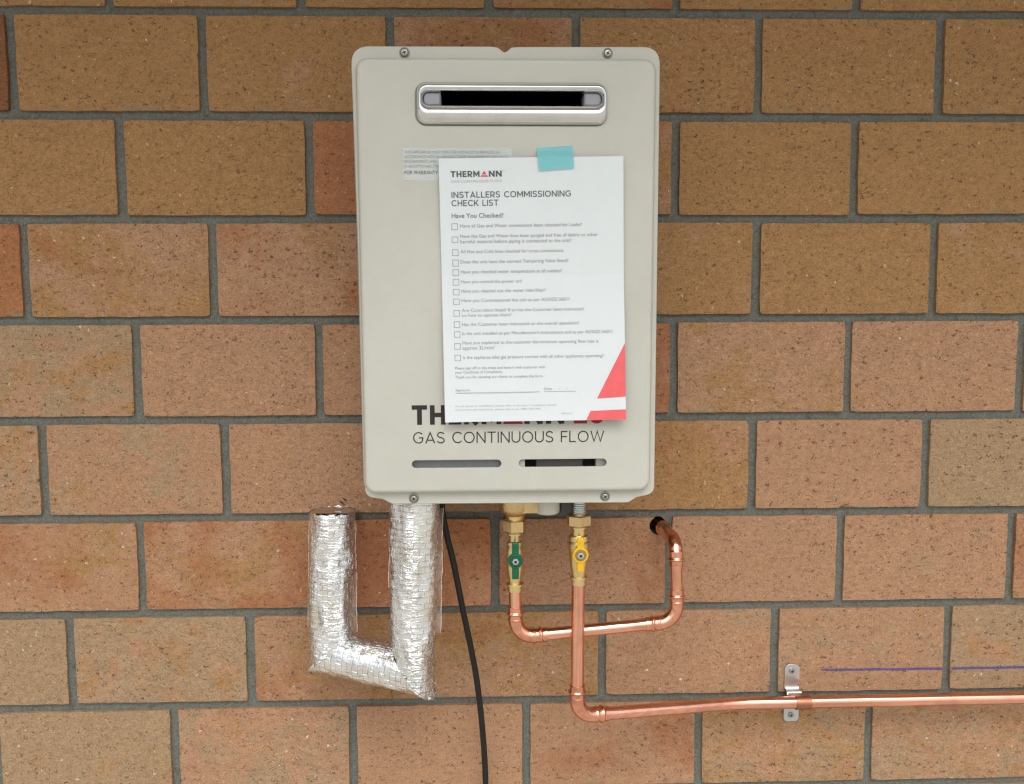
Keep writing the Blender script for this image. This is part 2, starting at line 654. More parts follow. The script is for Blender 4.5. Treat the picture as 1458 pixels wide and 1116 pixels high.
# ---- flat lettering from the built-in font
def text_mesh(s, size=1.0, bold=0.0, space=1.0):
    cu = bpy.data.curves.new('t', 'FONT')
    cu.body = s
    cu.size = size
    cu.offset = bold
    cu.space_character = space
    cu.resolution_u = 3
    cu.fill_mode = 'FRONT'
    o = bpy.data.objects.new('t', cu)
    COL.objects.link(o)
    dg = bpy.context.evaluated_depsgraph_get()
    me = bpy.data.meshes.new_from_object(o.evaluated_get(dg))
    vs = [(v.co.x, v.co.y) for v in me.vertices]
    fs = [tuple(p.vertices) for p in me.polygons]
    bpy.data.objects.remove(o)
    bpy.data.curves.remove(cu)
    bpy.data.meshes.remove(me)
    return vs, fs


def text_fit(s, x0, x1, base, cap=None, bold=0.0, space=1.0):
    """glyph outlines (x, y-up) scaled so they run from x0 to x1 with the baseline at base"""
    vs, fs = text_mesh(s, 1.0, bold, space)
    xa, xb = min(v[0] for v in vs), max(v[0] for v in vs)
    k = (x1 - x0) / (xb - xa)
    kz = k
    if cap:
        hv, _ = text_mesh('H', 1.0, bold)
        kz = cap / max(v[1] for v in hv)
    return [(x0 + (v[0] - xa) * k, base + v[1] * kz) for v in vs], fs


# ---- plain geometric capitals drawn with strokes of even width
def arc(cx, cz, rx, rz, a0, a1, n=18):
    return [(cx + rx * math.cos(math.radians(a0 + (a1 - a0) * i / n)), cz + rz * math.sin(math.radians(a0 + (a1 - a0) * i / n))) for i in range(n + 1)]


def glyph(ch, t):
    """(advance width, list of centre lines, closed flags) for a letter one unit high"""
    h = t / 2
    if ch == ' ':
        return .34, []
    if ch == 'I':
        return t, [([(h, 0), (h, 1)], 0)]
    if ch == 'T':
        w = .72
        return w, [([(0, 1 - h), (w, 1 - h)], 0), ([(w / 2, 1 - t), (w / 2, 0)], 0)]
    if ch == 'H':
        w = .74
        return w, [([(h, 0), (h, 1)], 0), ([(w - h, 0), (w - h, 1)], 0), ([(t, .5), (w - t, .5)], 0)]
    if ch in 'EFL':
        w = .60 if ch == 'E' else .57
        L = [([(h, 0), (h, 1)], 0)]
        if ch in 'EF':
            L += [([(t, 1 - h), (w, 1 - h)], 0), ([(t, .5), (w * .92, .5)], 0)]
        if ch in 'EL':
            L += [([(t, h), (w, h)], 0)]
        return w, L
    if ch == 'N':
        w = .78
        d = h * 1.05
        return w, [([(h, 0), (h, 1)], 0), ([(w - h, 0), (w - h, 1)], 0), ([(d * .8, 1 - t * .1), (w - d * .8, t * .1)], 0)]
    if ch == 'M':
        w = .92
        return w, [([(h, 0), (h, 1)], 0), ([(w - h, 0), (w - h, 1)], 0), ([(h, 1 - t * .35), (w / 2, .30), (w - h, 1 - t * .35)], 0)]
    if ch == 'A':
        w = .84
        return w, [([(h * .8, 0), (w / 2, 1 - t * .45), (w - h * .8, 0)], 0), ([(w * .25, .28), (w * .75, .28)], 0)]
    if ch == 'W':
        w = 1.18
        return w, [([(h * .8, 1), (w * .27, t * .45), (w / 2, 1 - t * .45), (w * .73, t * .45), (w - h * .8, 1)], 0)]
    if ch == 'K':
        w = .72
        return w, [([(h, 0), (h, 1)], 0), ([(t, .36), (w - h, 1)], 0), ([(w * .40, .58), (w - h * .6, 0)], 0)]
    if ch == 'R':
        w = .70
        zc, rz = .5 + .5 * .36 + h * .2, 0
        top, mid = 1 - h, .40
        r = (top - mid) / 2
        return w, [([(h, 0), (h, 1)], 0), ([(t, top), (w - h - r, top)] + arc(w - h - r, (top + mid) / 2, r, r, 90, -90)[1:-1] + [(w - h - r, mid), (t, mid)], 0), ([(w * .50, mid - h), (w - h * .8, 0)], 0)]
    if ch == 'O':
        w = .94
        return w, [(arc(w / 2, .5, w / 2 - h, .51 - h, 0, 360, 36)[:-1], 1)]
    if ch == 'C':
        w = .82
        return w, [(arc(.47, .5, .47 - h, .51 - h, 42, 318, 30), 0)]
    if ch == 'G':
        w = .88
        return w, [(arc(.47, .5, .47 - h, .51 - h, 42, 320, 30) + [(w - h, .5 - h)], 0), ([(.50, .5 - h + h), (w, .5)], 0)]
    if ch == 'U':
        w = .76
        r = w / 2 - h
        return w, [([(h, 1)] + arc(w / 2, r + h - .01, r, r, 180, 360, 20) + [(w - h, 1)], 0)]
    if ch == 'S':
        w = .66
        P_ = [(w * .90, .83), (w * .74, .95 - h * .4), (w * .48, 1.01 - h), (w * .20, .92 - h * .5), (h + .02, .745), (w * .20, .585), (w * .50, .505), (w * .80, .42), (w - h, .255), (w * .80, .075 + h * .5), (w * .50, h - .01), (w * .24, .05 + h * .5), (w * .05, .175)]
        out = []
        for i in range(len(P_) - 1):
            a, b, c, d = [Vector(P_[min(max(j, 0), len(P_) - 1)]) for j in (i - 1, i, i + 1, i + 2)]
            for j in range(4):
                q = j / 4
                v = .5 * ((2 * b) + (c - a) * q + (2 * a - 5 * b + 4 * c - d) * q * q + (3 * b - a - 3 * c + d) * q ** 3)
                out.append((v.x, v.y))
        return w, [(out + [P_[-1]], 0)]
    if ch == '2':
        w = .66
        return w, [(arc(w / 2, .69, w / 2 - h, .31 - h, 165, -35, 20) + [(h * 1.1, t * .9)], 0), ([(0, h), (w, h)], 0)]
    if ch == '6':
        w = .70
        return w, [(arc(w / 2, .33, w / 2 - h, .34 - h, 0, 360, 28)[:-1], 1), ([(h, .36), (h + .03, .55), (w * .34, .82), (w * .55, .95 - h * .3), (w * .88, .93 - h * .3)], 0)]
    return .5, []


def stroke_poly(L, closed, t):
    P_ = [Vector(p) for p in L]
    n = len(P_)
    vs, fs = [], []
    for i in range(n):
        a = P_[i - 1] if (i or closed) else None
        b = P_[(i + 1) % n] if (i < n - 1 or closed) else None
        d1 = (P_[i] - a).normalized() if a is not None else (b - P_[i]).normalized()
        d2 = (b - P_[i]).normalized() if b is not None else d1
        n1, n2 = Vector((-d1.y, d1.x)), Vector((-d2.y, d2.x))
        m = (n1 + n2)
        m = m.normalized() if m.length > 1e-6 else n1
        k = t / 2 / max(.42, m.dot(n1))
        vs += [tuple(P_[i] + m * k), tuple(P_[i] - m * k)]
    for i in range(n if closed else n - 1):
        j = (i + 1) % n
        fs.append((2 * i, 2 * i + 1, 2 * j + 1, 2 * j))
    return vs, fs


def caps(s, x0, x1, base, cap, t, gap=.13):
    """one polygon set per stroke, fitted from x0 to x1"""
    x, st = 0.0, []
    for ch in s:
        w, L = glyph(ch, t)
        for pl, cl in L:
            v, f = stroke_poly([(p[0] + x, p[1]) for p in pl], cl, t)
            st.append((v, f))
        x += w + gap
    x -= gap
    k = (x1 - x0) / x
    return [([(x0 + p[0] * k, base + p[1] * cap) for p in v], f) for v, f in st]


# ================================================================== SETTING
me = pyd([(-400, -600, 0), (400, -600, 0), (400, 30, 0), (-400, 30, 0)], [(0, 1, 2, 3)])
tag(link('ground', me, M['ground']), None, None, kind='structure')

# ------------------------------------------------------------------ the brick wall
wall = empty('brick_wall', (0, 0, 0), 'mottled brown brick house wall in running bond with recessed grey mortar joints', 'wall')
LZ = [(2.0110, .0020), (1.8796, .0017), (1.7481, .0004), (1.6167, .0003), (1.4851, .0004), (1.3531, -.0012),
      (1.2211, -.0016), (1.0901, -.0010), (0.9604, -.0011), (0.8290, -.0012)]
JX = [[-.469, -.227, .014, .256, .493], [-.594, -.353, -.114, .126, .366, .607], [-.463, -.221, .019, .258, .497],
      [-.591, -.349, -.110, .130, .3685, .609], [-.453, -.214, .022, .2585, .4965, .7345],
      [-.580, -.341, -.105, .132, .368, .6075], [-.4575, -.220, .0175, .2555, .493, .733],
      [-.5575, -.316, -.076, .1645, .405, .649], [-.422, -.179, .059, .300, .541]]
XMIN, XMAX = -1.02, 1.12
TINT = {0: [(-.35, .10, .22, .10, 1), (-.1, .15, .30, 0, 1), (.13, .3, .50, 0, .95), (.37, .1, .2, 0, 1), (.62, .05, .15, .05, 1)],
        1: [(-.70, .3, .85, 0, .62), (-.47, .10, .05, .12, 1), (-.23, .25, .06, .05, 1), (.006, .5, .4, 0, .95), (.246, .2, .25, 0, 1), (.48, .07, .1, 0, 1), (.72, .05, .1, 0, .97)],
        2: [(-.58, .12, .05, .18, 1), (-.34, .18, .02, .12, 1), (-.1, .5, .75, 0, 1.05), (.14, .4, .4, 0, 1), (.377, .12, .06, .06, 1), (.61, .1, .02, .14, 1)],
        3: [(-.70, .3, .8, 0, 1), (-.47, .50, .12, .12, 1), (-.23, .70, .34, 0, 1), (.25, .28, .12, .06, 1), (.49, .20, .05, .14, 1), (.73, .34, .06, .20, 1)],
        4: [(-.57, .55, .06, .52, 1), (-.33, .85, .06, .18, 1), (-.1, .8, .45, 0, 1), (.14, .7, .5, 0, 1), (.377, .58, .06, .08, 1), (.61, .70, .1, .24, 1), (.85, .7, .1, .3, 1)],
        5: [(-.70, .6, .05, .5, 1), (-.46, .75, .06, .38, 1), (-.22, .82, .14, .08, 1), (.25, .42, .36, .1, 1), (.49, .85, .06, .24, 1), (.73, .5, .02, .75, 1)],
        6: [(-.58, .6, .38, .28, 1), (-.34, .6, .55, .14, 1), (-.1, .6, .74, 0, 1.22), (.136, .75, .36, .05, 1), (.374, .8, .2, .14, .98), (.61, .8, .1, .28, 1), (.85, .6, .2, .2, 1)],  # brick below the heater coloured brighter to offset the shadow there
        7: [(-.68, .4, .02, .8, 1), (-.44, .6, .08, .6, 1), (-.2, .6, .3, .3, .95), (.04, .5, .15, .32, .97), (.285, .75, .1, .36, 1), (.53, .75, .1, .4, 1), (.77, .5, .05, .6, 1)],
        8: [(-.54, .5, .04, .7, 1), (-.3, .7, .1, .48, 1), (-.06, .8, .15, .14, 1), (.18, .8, .36, .08, .98), (.42, .5, .1, .42, 1), (.66, .6, .1, .46, 1)]}
GAP = 0.0055          # half a mortar joint
RECESS = 0.0056


def brick_mesh(seed, w=0.2284, h=0.1198, depth=0.055):
    rnd = random.Random(seed)
    per = []
    def side(a, b, n):
        for j in range(n):
            u = j / n
            x, z = a[0] + (b[0] - a[0]) * u, a[1] + (b[1] - a[1]) * u
            per.append([x, z, 1.0 if 0 < j < n else 0.0])
    hw, hh = w / 2, h / 2
    cs = [(-hw, -hh), (hw, -hh), (hw, hh), (-hw, hh)]
    side(cs[0], cs[1], 22); side(cs[1], cs[2], 12); side(cs[2], cs[3], 22); side(cs[3], cs[0], 12)
    outer, inner = [], []
    for i, (x, z, m) in enumerate(per):
        nx = 1 if abs(x - hw) < 1e-9 else -1 if abs(x + hw) < 1e-9 else 0
        nz = 1 if abs(z - hh) < 1e-9 else -1 if abs(z + hh) < 1e-9 else 0
        d = noise.noise(Vector((x * 30 + seed * 7, z * 30, seed))) * 0.0009 + rnd.uniform(-.00025, .00025)
        if not m:
            d -= rnd.uniform(0.0002, 0.0009)
        chip = rnd.uniform(0.0002, 0.0005) + (rnd.uniform(0.0008, 0.0022) if rnd.random() < 0.09 else 0)
        outer.append((x + nx * d, z + nz * d))
        inner.append((x + nx * (d - chip), z + nz * (d - chip)))
    n = len(per)
    vs = [(x, depth, z) for x, z in outer] + [(x, 0.0006, z) for x, z in outer] + [(x, 0.0, z) for x, z in inner]
    fs = []
    for r in range(2):
        for i in range(n):
            a, b = r * n + i, r * n + (i + 1) % n
            fs.append((a, b, b + n, a + n))
    fs.append(tuple(range(2 * n, 3 * n)))
    me = fixn(pyd(vs, fs))
    me.materials.append(M['brick'])
    return me


BRICKS = [brick_mesh(s) for s in range(7)]


def line_z(k, x):
    if k < 0:
        return LZ[0][0] + 0.1315 * (-k) + LZ[0][1] * x
    if k > 9:
        return LZ[9][0] - 0.1315 * (k - 9) + LZ[9][1] * x
    return LZ[k][0] + LZ[k][1] * x


HOLE = Vector((0.2405, 0.0, 1.2032))
HOLE_R = 0.0122
hole_brick = None
top_edge = {}
rb = random.Random(21)
for c in range(-1, 10):
    js = list(JX[c]) if 0 <= c <= 8 else [(-.59 if c < 0 else -.545) + .24 * i for i in range(6)]
    while js[0] > XMIN:
        js.insert(0, js[0] - .24)
    while js[-1] < XMAX:
        js.append(js[-1] + .24)
    for i in range(len(js) - 1):
        x0, x1 = js[i] + GAP + rb.uniform(-.0008, .0008), js[i + 1] - GAP + rb.uniform(-.0008, .0008)
        xm = (x0 + x1) / 2
        zt0, zt1 = line_z(c, x0), line_z(c, x1)
        zb0, zb1 = line_z(c + 1, x0), line_z(c + 1, x1)
        zt, zb = (zt0 + zt1) / 2 - GAP + rb.uniform(-.0006, .0006), (zb0 + zb1) / 2 + GAP + rb.uniform(-.0006, .0006)
        o = bpy.data.objects.new('brick', BRICKS[(c * 5 + i * 3 + rb.randrange(7)) % 7])
        COL.objects.link(o)
        o.parent = wall
        o.location = (xm, 0.0 if (c == 7 and xm > .4) else rb.uniform(-.0004, .0009), (zt + zb) / 2)
        sx = (x1 - x0) / 0.2284
        o.scale = (sx, 1, (zt - zb) / 0.1198)
        o.rotation_euler = (rb.uniform(-.003, .003) if not (c == 7 and xm > .4) else 0,
                            -math.atan2((zt1 - zt0 + zb1 - zb0) / 2, x1 - x0) + rb.uniform(-.0015, .0015), 0)
        tt = None
        for q in TINT.get(c, ()):
            if abs(q[0] - xm) < 0.07:
                tt = q
        if tt is None:
            tt = (0, .15, .15, .08, 1) if c < 3 else (0, .65, .15, .4, 1)
        o.color = (tt[1], tt[2], tt[3], tt[4])
        if c == 6 and x0 < HOLE.x < x1:
            hole_brick = o


def cut_cylinder(o, centre, r):
    """bore a round hole straight back through an object (its own mesh copy)"""
    bpy.context.view_layer.update()
    v, f = lathe([(r, -0.05), (r, 0.2)], (centre.x, centre.y, centre.z), 'Y', 40)
    cm = fixn(pyd(v, f))
    co = bpy.data.objects.new('bore', cm)
    COL.objects.link(co)
    md = o.modifiers.new('bore', 'BOOLEAN')
    md.operation = 'DIFFERENCE'
    md.solver = 'EXACT'
    md.object = co
    dg = bpy.context.evaluated_depsgraph_get()
    me = bpy.data.meshes.new_from_object(o.evaluated_get(dg))
    o.modifiers.remove(md)
    o.data = me
    bpy.data.objects.remove(co)
    bpy.data.meshes.remove(cm)


cut_cylinder(hole_brick, HOLE, HOLE_R)

# mortar: one slab behind the brick faces, subdivided a little and roughened
mo = link('mortar', boxm(-3.0, 3.0, RECESS, 0.11, 0.0, 2.33), M['mortar'], wall)
cut_cylinder(mo, HOLE, HOLE_R)

# the same brickwork carried on beyond the frame, down to the ground and up to the eaves
parts = []
rr = random.Random(5)
for c in range(-4, 16):
    zt, zb = line_z(c, 0) - GAP, line_z(c + 1, 0) + GAP
    zt, zb = min(zt, 2.327), max(zb, 0.002)
    if zt - zb < .02:
        continue
    off = (.127 if c % 2 == 0 else .006)
    for i in range(-13, 13):
        x0, x1 = off + .24 * i + GAP, off + .24 * (i + 1) - GAP
        if -1 <= c <= 9:
            js0 = min(o.location.x - o.scale.x * .1142 for o in wall.children if o.name.startswith('brick') and abs(o.location.z - (zt + zb) / 2) < .03)
            js1 = max(o.location.x + o.scale.x * .1142 for o in wall.children if o.name.startswith('brick') and abs(o.location.z - (zt + zb) / 2) < .03)
            if x1 > js0 - 2 * GAP and x0 < js1 + 2 * GAP:
                if x0 < js0 - .03:
                    x1 = js0 - 2 * GAP
                elif x1 > js1 + .03:
                    x0 = js1 + 2 * GAP
                else:
                    continue
        x0, x1 = max(x0, -2.99), min(x1, 2.99)
        if x1 - x0 < .02:
            continue
        dy = rr.uniform(0, .0012)
        parts.append(box(x0, x1, dy, .05, zb, zt))
ow = link('brickwork', fixn(pyd(*join(parts))), M['brick'], wall)
ow.color = (.4, .2, .3, 1)
ow['kind'] = 'stuff'

# blue pencil line along two bricks
for a, b in (((.4700, .9962), (.6425, .9949)), ((.6558, .9949), (.7680, .9953))):
    n = 26
    vs, fs = [], []
    for i in range(n + 1):
        u = i / n
        x = a[0] + (b[0] - a[0]) * u
        z = a[1] + (b[1] - a[1]) * u + noise.noise(Vector((x * 30, 0, 3))) * .0006
        h = .00165 * (1 + .35 * noise.noise(Vector((x * 90, 5, 0)))) * (min(1, .35 + u * 10) if a[0] < .5 else 1)
        for s in (-1, 1):
            vs.append((x, -.0004, z + s * h))
        for s in (-1, 1):
            vs.append((x, .0002, z + s * h))
    for i in range(n):
        q = 4 * i
        fs += [(q, q + 4, q + 5, q + 1), (q + 1, q + 5, q + 7, q + 3), (q, q + 2, q + 6, q + 4)]
    o = link('pencil_line', fixn(pyd(vs, fs)), M['pen'], wall)
    o['label'] = 'blue pencil line drawn across the bricks'

for a, b in (((-0.1918, -0.0008, 1.2439), (-0.1840, -0.0008, 1.2366)), ((-0.1870, -0.0008, 1.2472), (-0.1806, -0.0008, 1.2414))):
    a, b = Vector(a), Vector(b)
    d = (b - a).normalized()
    w = Vector((-d.z, 0, d.x)) * .0009
    m = (a + b) / 2
    q = [a, m - w, b, m + w * 1.3]
    vs = q + [p + Vector((0, .0009, 0)) for p in q]
    link('scratch_mark', fixn(pyd(vs, [(0, 1, 2, 3), (0, 4, 5, 1), (1, 5, 6, 2), (2, 6, 7, 3), (3, 7, 4, 0)])), M['scuff'], wall)

# eaves above the wall (they shade its upper courses)
eave = empty('roof_eave', (0, 0, 2.33), 'white painted eaves overhanging the top of the brick wall', 'eaves')
link('soffit', boxm(-3.2, 3.2, -.75, .11, .003, .015), M['soffit'], eave)
link('fascia', boxm(-3.2, 3.2, -.78, -.753, -.03, .16), M['soffit'], eave)

# ================================================================== WATER HEATER
TILT = 0.027
HO = Vector((0.0322, -0.147, 1.27))
MH = Matrix.Translation(HO) @ Matrix.Rotation(TILT, 4, 'X')
heater = empty('water_heater', HO, 'beige wall-mounted gas water heater with steel flue outlet and screwed front cover', 'water heater', TILT)

P = lambda *a: a
# outline of the front cover flange (counter-clockwise from lower left)
outline = round2d(
    [(-0.1698, 0.0082), (-0.1492, 0.0054), (-0.1386, -0.0007), (0.1432, -0.0022), (0.1524, 0.0042), (0.1738, 0.0082),
     (0.1726, 0.5230), (0.0116, 0.5221), (0.0045, 0.5213), (-0.0030, 0.5148), (-0.0105, 0.5212), (-0.0175, 0.5223), (-0.1746, 0.5218)],
    [.012, .008, .010, .010, .008, .012, .020, 0.004, .004, .006, .004, 0.004, .020], 8)
x0, z0 = (-0.1731, 0.0116)
x1, z1 = (0.1652, 0.5103)
xl, _z = (-0.1713, 0.3411)
xr, _z = (0.1695, 0.3410)
base = rrect(xl, xr, z0, z1, .016, 10)
FACE = 0.0105

cv = BM()
b0 = cv.loop(outline, .014)
b1 = cv.loop(outline, .0009)
b2 = cv.loop(inset(outline, .0003), .0003)
b3 = cv.loop(inset(outline, .0010), 0)
cv.bridge(b0, b1); cv.bridge(b1, b2); cv.bridge(b2, b3)
prof = [(0, 0), (.0009, -.0003), (.0016, -.0012), (.0020, -.0024), (.0028, -.0062), (.0034, -.0080), (.0045, -.0094), (.0060, -.0102), (.0080, -FACE)]
rings = [cv.loop(inset(base, d), y) for d, y in prof]
cv.fill([b3, rings[0]])
for a, b in zip(rings, rings[1:]):
    cv.bridge(a, b)
# openings in the face: flue and two slots
fx0, fz0 = (-0.1041, 0.4333)
fx1, fz1 = (0.1122, 0.4814)
flue_out = rrect(fx0, fx1, fz0, fz1, .0125, 10)
vents = []
for a, b in (((-0.1135, 0.0440), (-0.0088, 0.0536)), ((0.0114, 0.0440), (0.1151, 0.0536))):
    vents.append((a[0], b[0], a[1], b[1]))
holes = [flue_out] + [rrect(v[0], v[1], v[2], v[3], (v[3] - v[2]) / 2 - .00002, 8) for v in vents]
hl = []
for i, h in enumerate(holes):
    if i == 0:       # pressed groove round the flue frame
        q = [cv.loop(inset(h, d), y) for d, y in ((0, -FACE), (.0006, -FACE + .0004), (.0012, -FACE + .0016), (.0018, -FACE + .0040), (.0030, -FACE + .0042), (.0060, -FACE + .0042))]
    else:
        q = [cv.loop(inset(h, d), y) for d, y in ((-.0004, -FACE), (0, -FACE + .0003), (.0002, -FACE + .0010), (.0002, -FACE + .0030))]
    for a, b in zip(q, q[1:]):
        cv.bridge(a, b)
    hl.append(q[0])
cv.fill([rings[-1]] + hl)
link('front_cover', cv.mesh(), M['cover'], heater)

# case behind the cover, back plate on the wall
ck = BM()
co_ = rrect(-.160, .160, .020, .500, .008, 5)
c0 = ck.loop(inset(co_, .002), .016); c1 = ck.loop(co_, .016); c2 = ck.loop(co_, .133); c3 = ck.loop(inset(co_, .002), .131)
ck.bridge(c0, c1); ck.bridge(c1, c2); ck.bridge(c0, c3); ck.fill([c2]); ck.fill([c3])
link('case', ck.mesh(), M['box'], heater)

# flue frame: rounded steel bezel with a slot
sx0, sz0 = (-0.0947, 0.4552)
sx1, sz1 = (0.1054, 0.4701)
ox0, oz0 = (-0.1014, 0.4352)
ox1, oz1 = (0.1115, 0.4799)
fl = BM()
NSEG = 10
o_l = rrect(ox0, ox1, oz0, oz1, .0105, NSEG)
s_l = rrect(sx0, sx1, sz0, sz1, (sz1 - sz0) / 2 - .0004, NSEG)
ring = []
ring.append(fl.loop(o_l, -FACE + .0040))
for i in range(15):
    t = i / 14
    lp = [(a[0] + (b[0] - a[0]) * t, a[1] + (b[1] - a[1]) * t) for a, b in zip(o_l, s_l)]
    dep = -FACE - .0100 * (max(0, math.sin(math.pi * (0.06 + 0.80 * t))) ** 0.75)
    ring.append(fl.loop(lp, dep))
ring.append(fl.loop(inset(s_l, .0004), -FACE + .002))
for a, b in zip(ring, ring[1:]):
    fl.bridge(a, b)
flue = link('flue_frame', fl.mesh(), M['steel'], heater)
th = BM()
t0 = th.loop(inset(s_l, .0003), -FACE + .0015)
t1 = th.loop(inset(s_l, .0003), .060)
th.bridge(t0, t1)
th.fill([t1])
link('throat', th.mesh(), M['throat_shade'], flue)
capw = (-0.0748, 0.4635)[0] - sx0
for sgn in (-1, 1):
    if sgn < 0:
        lp = round2d([(sx0 + .0008, sz0 + .0006), (sx0 + capw, sz0 + .0006), (sx0 + capw, sz1 - .0006), (sx0 + .0008, sz1 - .0006)], [.0072, .0008, .0008, .0072], 8)
    else:
        lp = round2d([(sx1 - capw, sz0 + .0006), (sx1 - .0008, sz0 + .0006), (sx1 - .0008, sz1 - .0006), (sx1 - capw, sz1 - .0006)], [.0008, .0072, .0072, .0008], 8)
    e = BM()
    r0 = e.loop(lp, .02); r1 = e.loop(lp, -FACE - .0012); r2 = e.loop(inset(lp, .0005), -FACE - .0022); r3 = e.loop(inset(lp, .0014), -FACE - .0026)
    e.bridge(r0, r1); e.bridge(r1, r2); e.bridge(r2, r3); e.fill([r3])
    link('end_cap', e.mesh(), M['capsteel'], flue)
for px in (614.3, 843.0):
    x, z = (-0.0853, 0.4380) if px < 700 else (0.0944, 0.4386)
    v, f = lathe([(.0011, .004), (.0011, -.0012), (.0006, -.0014)], (x, -FACE - .0032, z), 'Y', 12)
    link('drain_hole_shade', fixn(pyd(v, f)), M['hole'], flue)  # slightly proud dark stud, its black painted as the shade of a hole

# what shows through the slots
v0, v1 = vents
link('inner_panel', boxm(v0[0] - .006, v0[1] + .006, -FACE + .0085, -FACE + .0100, v0[2] - .006, v0[3] + .006), M['innergrey'], heater)
link('cavity_shade', boxm(v1[0] - .008, v1[1] + .006, .0115, .0130, v1[2] - .006, v1[3] + .006), M['recess_shade'], heater)  # dark sheet, cavity shade painted as its colour
ax = (0.0322, 0.0463)[0]
bx = (0.0873, 0.0458)[0]
cx = (0.0189, 0.0464)[0]
dx = (0.1032, 0.0456)[0]
ib = link('control_box', boxm(ax, bx, -FACE + .007, .0110, v1[2] - .004, v1[3] + .005, bevel=.0008), M['innerbox'], heater)
link('bracket', boxm(v1[0] - .006, cx, -FACE + .0055, .0105, v1[2] - .004, v1[3] + .004, bevel=.0006), M['innerpale'], heater)
link('bracket', boxm(dx, v1[1] + .005, -FACE + .0090, .0100, v1[2] - .004, v1[3] + .004, bevel=.0006), M['innerpale'], heater)


def screw_at(x, z, y, r, parent, ang):
    prof = [(r * 1.28, .0006), (r * 1.28, -.0006), (r * 1.12, -.0009), (r * 1.02, -.0004), (r * 0.96, -.0006), (r * .96, -.0018), (r * .80, -.0028), (r * .45, -.0033), (r * .2, -.0034)]
    v, f = lathe(prof, (x, y, z), 'Y', 28)
    o = link('screw', fixn(pyd(v, f)), M['screw'], parent, 32)
    wv, wf = lathe([(r * 1.36, .0004), (r * 1.36, -.0004), (r * 1.27, -.0006)], (x, y, z), 'Y', 28)
    link('washer', fixn(pyd(wv, wf)), M['innerbox'], o, 32)
    w, L = r * .13, r * .52
    vs, fs = join([box(-w, w, -.0036, -.0028, -L, L), box(-L, L, -.00355, -.0028, -w, w)])
    cs, sn = math.cos(ang), math.sin(ang)
    vs = [(x + p[0] * cs - p[2] * sn, y + p[1], z + p[0] * sn + p[2] * cs) for p in vs]
    link('cross_slot_shade', fixn(pyd(vs, fs)), M['recess_shade'], o)  # raised dark cross, coloured as the shade of a recess
    return o


for (x, z), a in (((-0.1150, 0.5149), .3), ((0.1130, 0.5154), .9), ((-0.1125, 0.0060), .1), ((0.1147, 0.0060), .6)):
    screw_at(x, z, 0, .0043, heater, a)


def hprint(name, polys, mat, y, parent, label=None, mtx=None):
    """flat print on the heater face; polys = list of (verts2d, faces)"""
    vs, fs = join([([(p[0], y - (i % 5) * .00003, p[1]) for p in v], f) for i, (v, f) in enumerate(polys)])
    o = link(name, pyd(vs, fs), mat, parent)
    for p in o.data.polygons:
        if p.normal.y > 0:
            p.flip()
    o.data.update()
    if label:
        o['label'] = label
    return o


def logo(x0, x1, base, cap, xi0, xi1, xn0, bold=.018):
    """word mark: THERM, a red triangle on a bar standing for the A, NN"""
    t1 = caps('THERM', x0, xi0, base, cap, bold)
    t2 = caps('NN', xn0, x1, base, cap, bold)
    w = (xn0 - xi0)
    a, b = xi0 + w * .07, xn0 - w * .06
    m = (a + b) / 2
    h = cap
    hw = (b - a) / 2
    bar = ([(a, base), (b, base), (b - hw * .26, base + h * .26), (a + hw * .26, base + h * .26)], [(0, 1, 2, 3)])
    tri = ([(a + hw * .40, base + h * .40), (b - hw * .40, base + h * .40), (m, base + h)], [(0, 1, 2)])
    return (t1, t2), [bar, tri]


PY = -FACE - .00025
lx0, lb = (-0.1126, 0.0956)
li0, _ = (-0.0089, 0.0954)
ln0, _ = (0.0181, 0.0952)
ln1, _ = (0.0648, 0.0948)
lcap = (-0.1127, 0.1185)[1] - lb
blk, rd = logo(lx0, ln1, lb, lcap, li0, li0, ln0, .225)
for word in blk:
    hprint('brand_lettering', word, M['black'], PY, heater)
hprint('brand_emblem', rd, M['red'], PY, heater)
ma, _ = (0.0760, 0.0947)
mb, _ = (0.1110, 0.0944)
hprint('model_number', caps('26', ma, mb, lb, lcap, .225), M['red'], PY, heater)
ga, gz = (-0.1115, 0.0737)
gb, _ = (0.1116, 0.0732)
gcap = (-0.1116, 0.0869)[1] - gz
hprint('subtitle_lettering', caps('GAS CONTINUOUS FLOW', ga, gb, gz, gcap, .098, .155), M['black'], PY, heater)

# warning label (clear film) mostly under the paper
wa = (-0.1177, 0.3737)
wb = (0.0046, 0.4098)
stk = link('warning_label', boxm(wa[0], wb[0], -FACE - .00022, -FACE - .00002, wa[1], wb[1]), M['sticker'], heater)
ly = -FACE - .00036
wl = []
for s, e, (x, z) in (('THIS APPLIANCE MUST ONLY BE INSTALLED & SERVICED IN', (-0.0096, 0.4040), (-0.1160, 0.4035)),
                     ('ACCORDANCE WITH ALL MANUFACTURERS REQUIREMENTS AND LOCAL', (0.0006, 0.3990), (-0.1161, 0.3984)),
                     ('REQUIREMENTS AND REGULATIONS. REFER TO MANUAL', (-0.0184, 0.3939), (-0.1162, 0.3933)),
                     ('IF ADDITIONAL INFORMATION IS REQUIRED', (-0.0263, 0.3885), (-0.1163, 0.3880))):
    hprint('label_lettering', [text_fit(s, x, e[0], z, .0030)], M['labelgrey'], ly, stk)
x, z = (-0.1164, 0.3806)
hprint('label_lettering', [text_fit('FOR WARRANTY TO APPLY, SEE MANUAL', x, (-0.0248, 0.3807)[0], z, .0040, .004)], M['charcoal'], ly, stk)


def hpart(name, vf, mat, smooth=35):
    """part of the heater given in world coordinates"""
    inv = MH.inverted()
    v, f = vf
    return link(name, fixn(pyd([inv @ Vector(p) for p in v], f)), mat, heater, smooth)


